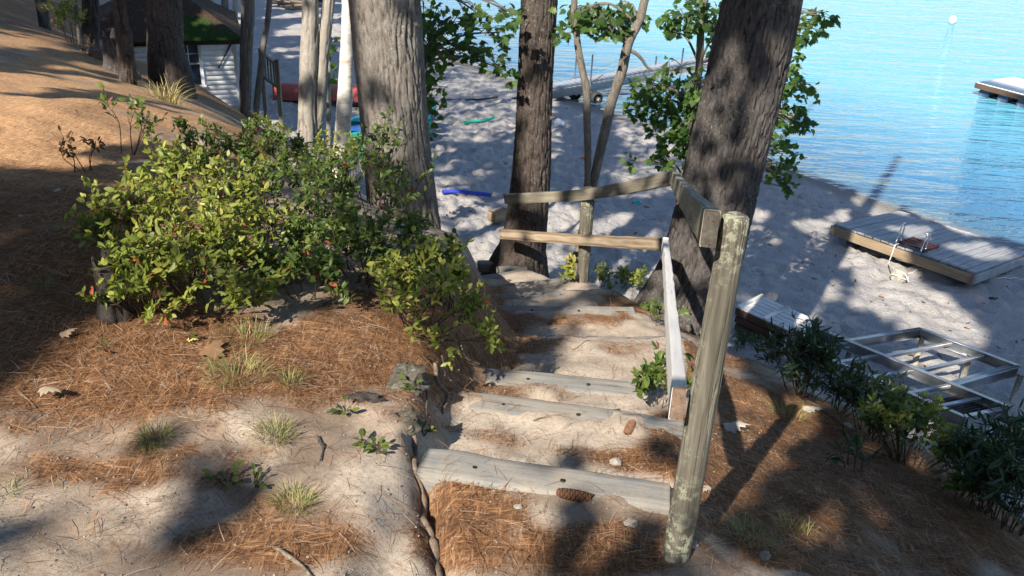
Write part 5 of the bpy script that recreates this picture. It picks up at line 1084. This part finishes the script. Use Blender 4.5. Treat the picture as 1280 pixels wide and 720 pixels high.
NN = needles()
def pebbles():
    n = 24000; xs = rng.uniform(-2.6, 1.6, n); ys = rng.uniform(1.2, 5.5, n); z = ground(xs, ys)
    V0, F0 = lump((0, 0, 0), (1, 1, 1), 2.0, 1, 1, 0); s = .0011+.0032*rng.random(n)**5
    a = rng.uniform(0, 2*PI, n); D = np.stack([np.cos(a), np.sin(a), np.zeros(n)], 1)
    V, F, t = scatter(V0*np.array([1, 1.3, .7]), [F0], np.stack([xs, ys, z+s*.3], 1), D, np.tile([0, 0, 1.], (n, 1)), s, rng.random(n))
    m, nt, b, out = newmat('grit_stones'); N = NT(nt); N.l(N.ramp(N.attr('tone').outputs['Fac'], [(0, (.14, .12, .10)), (.5, (.27, .23, .19)), (.9, (.30, .255, .21)), (1, (.36, .31, .265))]), b.inputs['Base Color']); setb(b, .9, .2)
    tag(mesh_np('gravel', V, F, m, True, None, {'tone': t}), 'coarse sand grit and tiny stones on the bank', 'gravel', None, 'stuff')
pebbles()
def debris():
    n = 5200; xs = rng.uniform(-5, 11, n); ys = rng.uniform(8.5, 24, n); d = shore_d(xs, ys); k = (d > .35) & (hill_raw(xs, ys) < beach_raw(xs, ys)); k &= rng.random(n) < .25+.9*sstep(-.1, .4, n2(xs, ys, .8, 3, 51.)); xs, ys = xs[k], ys[k]; n = len(xs)
    a = rng.uniform(0, 2*PI, n); D = np.stack([np.cos(a), np.sin(a), rng.uniform(-.1, .5, n)], 1); s = .02+.07*rng.random(n)**3
    V, F, t = scatter(CARD[0]*np.array([.45, 1, 3]), CARD[1], np.stack([xs, ys, ground(xs, ys)+.006], 1), D, unit(rng.normal(0, .3, (n, 3))+[0, 0, 1]), s, rng.random(n)); tag(mesh_np('debris', V, F, Lf_dead, False, None, {'tone': t*.6}), 'dark bits of leaf and bark strewn over the beach sand', 'litter', None, 'stuff')
debris()
# ------------------------------------------------------------------ woodland canopy over the bank (out of the frame, leaves laid out to cast the wanted shade)
OFF = [('broad pine standing on the bank behind the viewpoint', -6.87, -4.2, .26), ('tall pine just behind the top of the stairway', -.9, -3.4, .26), ('pine on the upper bank left of the viewpoint', -9.8, -1.5, .28), ('pine right of the viewpoint on the slope', 3.2, -2.4, .24),
       ('pine farther back on the upper bank', -8.88, -8.2, .26), ('pine low on the slope toward the lake', 6.3, .6, .22)]
for i, (lb, x, y, r) in enumerate(OFF):
    g = gz(x, y); rt = empty('pine_tree', lb, 'tree', 'pines around the viewpoint'); rt.location = (x, y, g)
    zz = np.array([-.3, 1, 3, 6, 9, 12]); P = np.stack([x+.05*zz*math.sin(i*2.), y+.04*zz*math.cos(i*3.), g+zz], 1); R = r*np.array([1.15, 1, .92, .75, .5, .18])
    trunk_mesh('trunk', P-np.array(rt.location), R, B_pine, rt, 40, .12, (9, 1.3, .018), 50.+i); TREES.append((rt, P, R, 1.0))
def inpoly(px, py, poly):
    poly = np.array(poly, float); x0, y0 = poly[:, 0], poly[:, 1]; x1, y1 = np.roll(x0, -1), np.roll(y0, -1); c = np.zeros(px.shape, bool)
    for a, b, d, e in zip(x0, y0, x1, y1):
        if b == e: continue
        c ^= ((b > py) != (e > py)) & (px < (d-a)*(py-b)/(e-b)+a)
    return c
def ell(px, py, cx, cy, rx, ry, rot=0):
    c, s = math.cos(math.radians(rot)), math.sin(math.radians(rot)); dx, dy = px-cx, py-cy; u = (dx*c+dy*s)/(rx*1.02+2.5); v = (-dx*s+dy*c)/(ry*1.05+2)
    return u*u+v*v < 1+.55*n2(px, py, .045, 2, 60.)
def shade_wanted(px, py):
    """how much of the sun the trees take from the place seen there"""
    qx = px+9*n2(px, py, .02, 2, 70.); qy = py+6*n2(px, py, .03, 2, 75.); s = np.full(px.shape, .96)
    P = lambda poly, v: s.__setitem__(inpoly(qx, qy, poly), v)
    E = lambda v, *a: s.__setitem__(ell(px, py, *a), v)
    # bank and stairway lie in the sun
    P([(-20, 95), (110, 78), (160, 88), (250, 120), (310, 150), (420, 165), (560, 230), (600, 300), (640, 345), (830, 330), (850, 400), (850, 560), (850, 720), (-20, 740)], .04)
    P([(-20, 40), (60, 38), (110, 48), (100, 56), (-20, 58)], .10)
    P([(225, 95), (300, 140), (290, 150), (200, 105)], .15)
    # dark bands over the upper slope
    for poly in ([(-20, 58), (60, 56), (150, 62), (170, 85), (90, 78), (-20, 72)], [(-20, 88), (70, 84), (150, 100), (150, 106), (60, 96), (-20, 102)], [(-20, 120), (60, 108), (150, 118), (230, 140), (140, 128), (60, 122), (-20, 128)],
                 [(-20, 142), (90, 140), (200, 150), (250, 162), (120, 152), (-20, 150)], [(-20, 153), (40, 156), (110, 163), (110, 167), (40, 166), (-20, 164)], [(-20, 184), (60, 182), (190, 180), (200, 188), (70, 195), (-20, 200)]): P(poly, .93)
    P([(-20, 205), (50, 200), (120, 235), (175, 240), (150, 290), (125, 330), (165, 385), (140, 400), (95, 450), (30, 500), (-20, 520)], .97)
    P([(60, 205), (200, 195), (190, 225), (110, 232)], .55)
    P([(120, 445), (190, 425), (235, 450), (150, 490), (60, 520), (-20, 560), (-20, 520), (60, 490)], .85)
    P([(240, 470), (340, 480), (430, 505), (330, 520), (200, 530)], .35)
    P([(30, 520), (200, 500), (330, 525), (330, 600), (180, 640), (60, 600)], .58); P([(90, 620), (330, 600), (380, 700), (200, 740), (100, 740)], .62); P([(-20, 560), (60, 560), (90, 740), (-20, 740)], .55)
    # thicket: the right and the lower parts are shaded
    P([(125, 300), (240, 310), (360, 330), (380, 395), (280, 400), (140, 395)], .80)
    P([(330, 210), (460, 195), (600, 290), (620, 400), (560, 430), (420, 380), (360, 330)], .58)
    P([(440, 170), (530, 170), (545, 230), (460, 230)], .5)
    P([(520, 420), (600, 372), (640, 400), (590, 475), (545, 470)], .9)
    # steps
    P([(615, 360), (790, 364), (790, 381), (615, 381)], .85); P([(600, 330), (650, 330), (650, 344), (600, 348)], .9)
    P([(650, 393), (720, 398), (760, 385), (800, 395), (740, 412), (660, 412)], .5); P([(620, 430), (690, 440), (690, 455), (620, 462)], .5)
    P([(700, 505), (850, 515), (850, 585), (760, 575), (690, 535)], .45); P([(620, 600), (700, 592), (850, 605), (850, 740), (660, 740), (620, 660)], .72); P([(590, 570), (850, 606), (850, 630), (590, 595)], .45)
    E(.1, 570, 660, 45, 60); E(.15, 790, 600, 30, 10)
    # right slope: streaks of sun beside the post
    P([(880, 570), (950, 560), (1010, 520), (1000, 570), (950, 640), (890, 640)], .12); P([(860, 680), (960, 660), (960, 740), (840, 740)], .30); P([(880, 470), (950, 480), (960, 530), (890, 560)], .6)
    E(.4, 1135, 520, 45, 30); E(.5, 1060, 670, 60, 20)
    # trunks
    P([(440, -20), (530, -20), (545, 250), (455, 250)], .15); P([(440, 38), (470, 52), (520, 115), (522, 150), (490, 110), (440, 85)], .85); P([(446, 130), (480, 165), (545, 200), (545, 250), (455, 250)], .62)
    P([(600, -20), (668, -20), (660, 335), (600, 335)], .95); P([(668, -20), (700, -20), (690, 335), (660, 335)], .12); P([(640, 45), (700, 55), (700, 85), (640, 80)], .9); P([(640, 140), (700, 180), (690, 200), (650, 175)], .7)
    P([(375, 125), (395, 125), (395, 175), (375, 175)], .05); P([(425, 40), (445, 40), (445, 200), (420, 200)], .25)
    P([(890, -20), (1010, -20), (930, 260), (840, 260)], .90); E(.5, 920, 60, 18, 40, 15); P([(800, 300), (900, 270), (900, 390), (800, 390)], .65)
    # handrail and posts
    P([(905, 260), (945, 260), (870, 690), (820, 690)], .42); P([(822, 290), (868, 300), (868, 540), (830, 540)], .12); P([(625, 282), (835, 292), (835, 312), (625, 302)], .35); P([(720, 235), (745, 235), (745, 360), (720, 360)], .35)
    P([(236, 58), (298, 50), (300, 130), (240, 112)], .62)
    # flecks of sun on the sand
    for a in ((690, 275, 14, 22), (712, 282, 22, 22), (775, 285, 32, 14), (790, 240, 26, 6), (885, 242, 30, 7), (618, 312, 24, 20, -30), (606, 272, 22, 8), (640, 250, 10, 5), (700, 330, 16, 12), (745, 318, 12, 10), (800, 310, 20, 6), (575, 262, 20, 10),
              (943, 266, 9, 5), (945, 291, 8, 6), (1015, 281, 20, 6), (1054, 270, 10, 5), (1056, 309, 22, 18), (1098, 254, 34, 11, 12), (1011, 360, 32, 14, 10), (990, 345, 14, 6), (1108, 340, 34, 26, 35), (1150, 385, 52, 22, 22), (1200, 412, 22, 12, 20), (1085, 375, 22, 12, 20),
              (1137, 290, 24, 6), (1228, 314, 40, 7, 10), (1180, 274, 60, 6, 24), (1172, 452, 44, 24, 20), (965, 300, 6, 3), (575, 118, 26, 4), (590, 128, 22, 3), (700, 153, 16, 3), (728, 146, 14, 3), (562, 190, 20, 5), (560, 228, 22, 7), (655, 150, 10, 3), (600, 215, 10, 3), (560, 205, 14, 3),
              (395, 40, 60, 6), (390, 22, 50, 3), (375, 65, 40, 3), (385, 5, 50, 2), (400, 80, 30, 2), (365, 88, 20, 3), (282, 24, 30, 5), (840, 205, 12, 6), (770, 215, 14, 5), (880, 300, 10, 6)): E(.04 if a[0] > 880 or a[1] > 258 or a[0] < 420 else .35, *a)
    # leaves over the water and the lake itself are free
    P([(530, -20), (1440, -20), (1440, 360), (1280, 297), (1000, 205), (900, 150), (760, 118), (640, 92), (540, 74)], .12)
    P([(890, -20), (1010, -20), (930, 260), (840, 260)], .80); P([(600, -20), (668, -20), (660, 100), (600, 100)], .9); P([(780, 60), (930, 60), (900, 240), (760, 240)], .30); P([(520, 0), (650, 0), (640, 180), (520, 180)], .32)
    return s
bpy.context.view_layer.update(); DG = bpy.context.evaluated_depsgraph_get()
def canopy():
    e1 = unit(np.cross(LS, [0, 0, 1.])); e2 = np.cross(e1, LS); hits = []; pp = []
    for py in np.arange(-8, 740, 7.):
        for px in np.arange(-16, 1420, 7.):
            d = ray(px, py); ok, loc, nrm, idx, ob, mt = SC.ray_cast(DG, Vector(CP), Vector(unit(d)))
            if ok and loc[1] < 60: hits.append(loc[:]); pp.append((px, py))
    H = np.array(hits); pp = np.array(pp); s = shade_wanted(pp[:, 0], pp[:, 1]); u, v = H@e1, H@e2
    # keep what the sun meets first: a nearer point on the same ray wins over one behind it
    c = .085; u0, v0 = u.min()-3., v.min()-6.; nu, nv = int((u.max()+1.5-u0)/c)+1, int((v.max()+.8-v0)/c)+1
    iu, iv = ((u-u0)/c).astype(int), ((v-v0)/c).astype(int); A = np.zeros((nu, nv)); W = np.zeros((nu, nv)); 
    al = H@LS; top = np.full((nu, nv), -1e9); np.maximum.at(top, (iu, iv), al)
    tp = top.copy()
    for ax in (0, 1):
        for sh in (-1, 1): tp = np.maximum(tp, np.roll(top, sh, ax))
    pri = np.exp(-np.clip(tp[iu, iv]-al, 0, 8)/.12)+1e-4
    for du in (-1, 0, 1):
        for dv in (-1, 0, 1):
            wgt = pri*(1.0 if du == dv == 0 else .25)
            a, b = np.clip(iu+du, 0, nu-1), np.clip(iv+dv, 0, nv-1); np.add.at(A, (a, b), s*wgt); np.add.at(W, (a, b), wgt)
    for _ in range(12):                                     # carry the wish into cells nothing was seen in
        m = W > 0; S = np.where(m, A/np.maximum(W, 1e-6), 0); A2 = A.copy(); W2 = W.copy()
        for ax in (0, 1):
            for sh in (-1, 1):
                q = np.roll(S*m, sh, ax); k = np.roll(m*1.0, sh, ax); A2 += np.where(m, 0, q*.1); W2 += np.where(m, 0, k*.1)
        A, W = A2, W2
    I, J = np.meshgrid(np.arange(nu), np.arange(nv), indexing='ij'); fill = .5+.9*n2(I*c, J*c, .9, 3, 80.)
    S = np.where(W > 0, A/np.maximum(W, 1e-6), fill)
    S = np.clip(S, 0, 1); lam = -np.log(np.clip(1-S, .03, 1))*.95
    k = rng.poisson(lam*1.15); I, J, k = I.ravel(), J.ravel(), k.ravel(); I, J = np.repeat(I, k), np.repeat(J, k); n = len(I)
    uu, vv = u0+(I+rng.random(n))*c, v0+(J+rng.random(n))*c
    lit = np.zeros((nu, nv)); hi = (s < .25) & ((pri > .2) | (H[:, 2] < .35)); lit[iu[hi], iv[hi]] = 1; near = lit.copy()
    for a in (-1, 0, 1):
        for b in (-1, 0, 1): near = np.maximum(near, np.roll(np.roll(lit, a, 0), b, 1)*(1 if a*b == 0 else .55))
    keep = rng.random(len(uu)) > near[I, J]*.97; uu, vv = uu[keep], vv[keep]; n = len(uu)
    zt = 11.2+3.6*n2(uu, vv, .35, 2, 90.)+.5*rng.normal(size=n); P0 = uu[:, None]*e1+vv[:, None]*e2; Pn = P0+LS*((zt-P0[:, 2])/LS[2])[:, None]
    X0 = Pn-LS*(Pn[:, 2:]/LS[2]); wet = shore_d(X0[:, 0], X0[:, 1]) < -.2; Pn = Pn[~wet]; n = len(Pn)
    # hand every spray to the nearest tree
    ctr = np.array([[np.interp(11., P[:, 2], P[:, 0]), np.interp(11., P[:, 2], P[:, 1])] for rt, P, R, sp in TREES]); rad = np.array([R[len(R)//2] for rt, P, R, sp in TREES])
    dd = np.linalg.norm(Pn[:, None, :2]-ctr[None], axis=2)-rad[None]*4; own = dd.argmin(1)
    for t, (rt, P, R, sp) in enumerate(TREES):
        Q = Pn[own == t]; loc = np.array(rt.location)
        if len(Q) < 40: continue
        m = len(Q); D = unit(rng.normal(size=(m, 3))*np.array([1, 1, .5])); N_ = unit(LS+rng.normal(0, .35, (m, 3)))
        V, F, tn = scatter(CARD[0], CARD[1], Q-loc-D*.06, D, N_, rng.uniform(.10, .155, m), rng.random(m)); mesh_np('crown', V, F, Lf_canopy, False, rt, {'tone': tn})  # leaf cards stand where the sun has to be blocked
        mb = MB()
        for q in Q[rng.choice(m, min(60, m//40+3), replace=False)]:
            ts = np.array([q*(1-f)+np.array([P[-3, 0], P[-3, 1], min(q[2]-.6, P[-1, 2]-.6)])*f for f in (0, .2, .4, .6, .8)]); ci, cj = np.clip(((ts@e1-u0)/c).astype(int), 0, nu-1), np.clip(((ts@e2-v0)/c).astype(int), 0, nv-1)
            tw_ = ts-LS*(ts[:, 2:]/LS[2])
            if near[ci, cj].sum() > .6 or (shore_d(tw_[:, 0], tw_[:, 1]) < .3).any(): continue
            zs = min(q[2]-.3, P[-1, 2]-.6)-rng.uniform(0, .8); a = np.array([np.interp(zs, P[:, 2], P[:, 0]), np.interp(zs, P[:, 2], P[:, 1]), zs]); mid = (a+q)/2+(0, 0, .15)
            add_tube(mb, spline([a, mid, q], 12)-loc, np.linspace(.022, .006, 13), 5, False)
        if mb.n: mb.build('limbs', B_slim, rt, True, {'furrow': np.ones(mb.n)})
    return n
NC = canopy(); print('canopy', NC)
# ------------------------------------------------------------------ camera, light, world
cam = bpy.data.cameras.new('camera'); co = bpy.data.objects.new('camera', cam); COL.objects.link(co)
from mathutils import Matrix
co.matrix_world = Matrix(((CR[0], CU[0], -CF[0], 0), (CR[1], CU[1], -CF[1], 0), (CR[2], CU[2], -CF[2], ZC), (0, 0, 0, 1)))
cam.sensor_width = 36; cam.lens = 36*FPX/1280; cam.clip_start = .05; cam.clip_end = 2000
SC.camera = co
sl = bpy.data.lights.new('sun', 'SUN'); sl.energy = SUN_E; sl.angle = math.radians(.53); sl.color = (1, .91, .78)
so = bpy.data.objects.new('sun', sl); COL.objects.link(so)
so.rotation_euler = Vector((-LS[0], -LS[1], -LS[2])).to_track_quat('-Z', 'Y').to_euler()
w = bpy.data.worlds.new('World'); SC.world = w; w.use_nodes = True; nt = w.node_tree; nt.nodes.clear()
sk = nt.nodes.new('ShaderNodeTexSky'); sk.sky_type = 'NISHITA'; sk.sun_disc = False; sk.sun_elevation = SUN_EL
sk.sun_rotation = math.atan2(SUN_H[0], SUN_H[1]); sk.air_density = 1.0; sk.dust_density = .6; sk.ozone_density = 3.5
bg = nt.nodes.new('ShaderNodeBackground'); bg.inputs[1].default_value = SKY_E
ou = nt.nodes.new('ShaderNodeOutputWorld'); nt.links.new(sk.outputs[0], bg.inputs[0]); nt.links.new(bg.outputs[0], ou.inputs[0])
SC.view_settings.view_transform = 'Standard'; SC.view_settings.look = 'None'; SC.view_settings.gamma = 1; SC.view_settings.exposure = EXPO
SC.view_settings.use_curve_mapping = False
SC.render.engine = 'CYCLES'; SC.cycles.use_denoising = True; SC.cycles.max_bounces = 6; SC.cycles.diffuse_bounces = 3; SC.cycles.glossy_bounces = 3; SC.cycles.transparent_max_bounces = 8
SC.cycles.sample_clamp_indirect = 6; SC.cycles.use_adaptive_sampling = True; SC.cycles.adaptive_threshold = .015
SC.cycles.caustics_reflective = False; SC.cycles.caustics_refractive = False
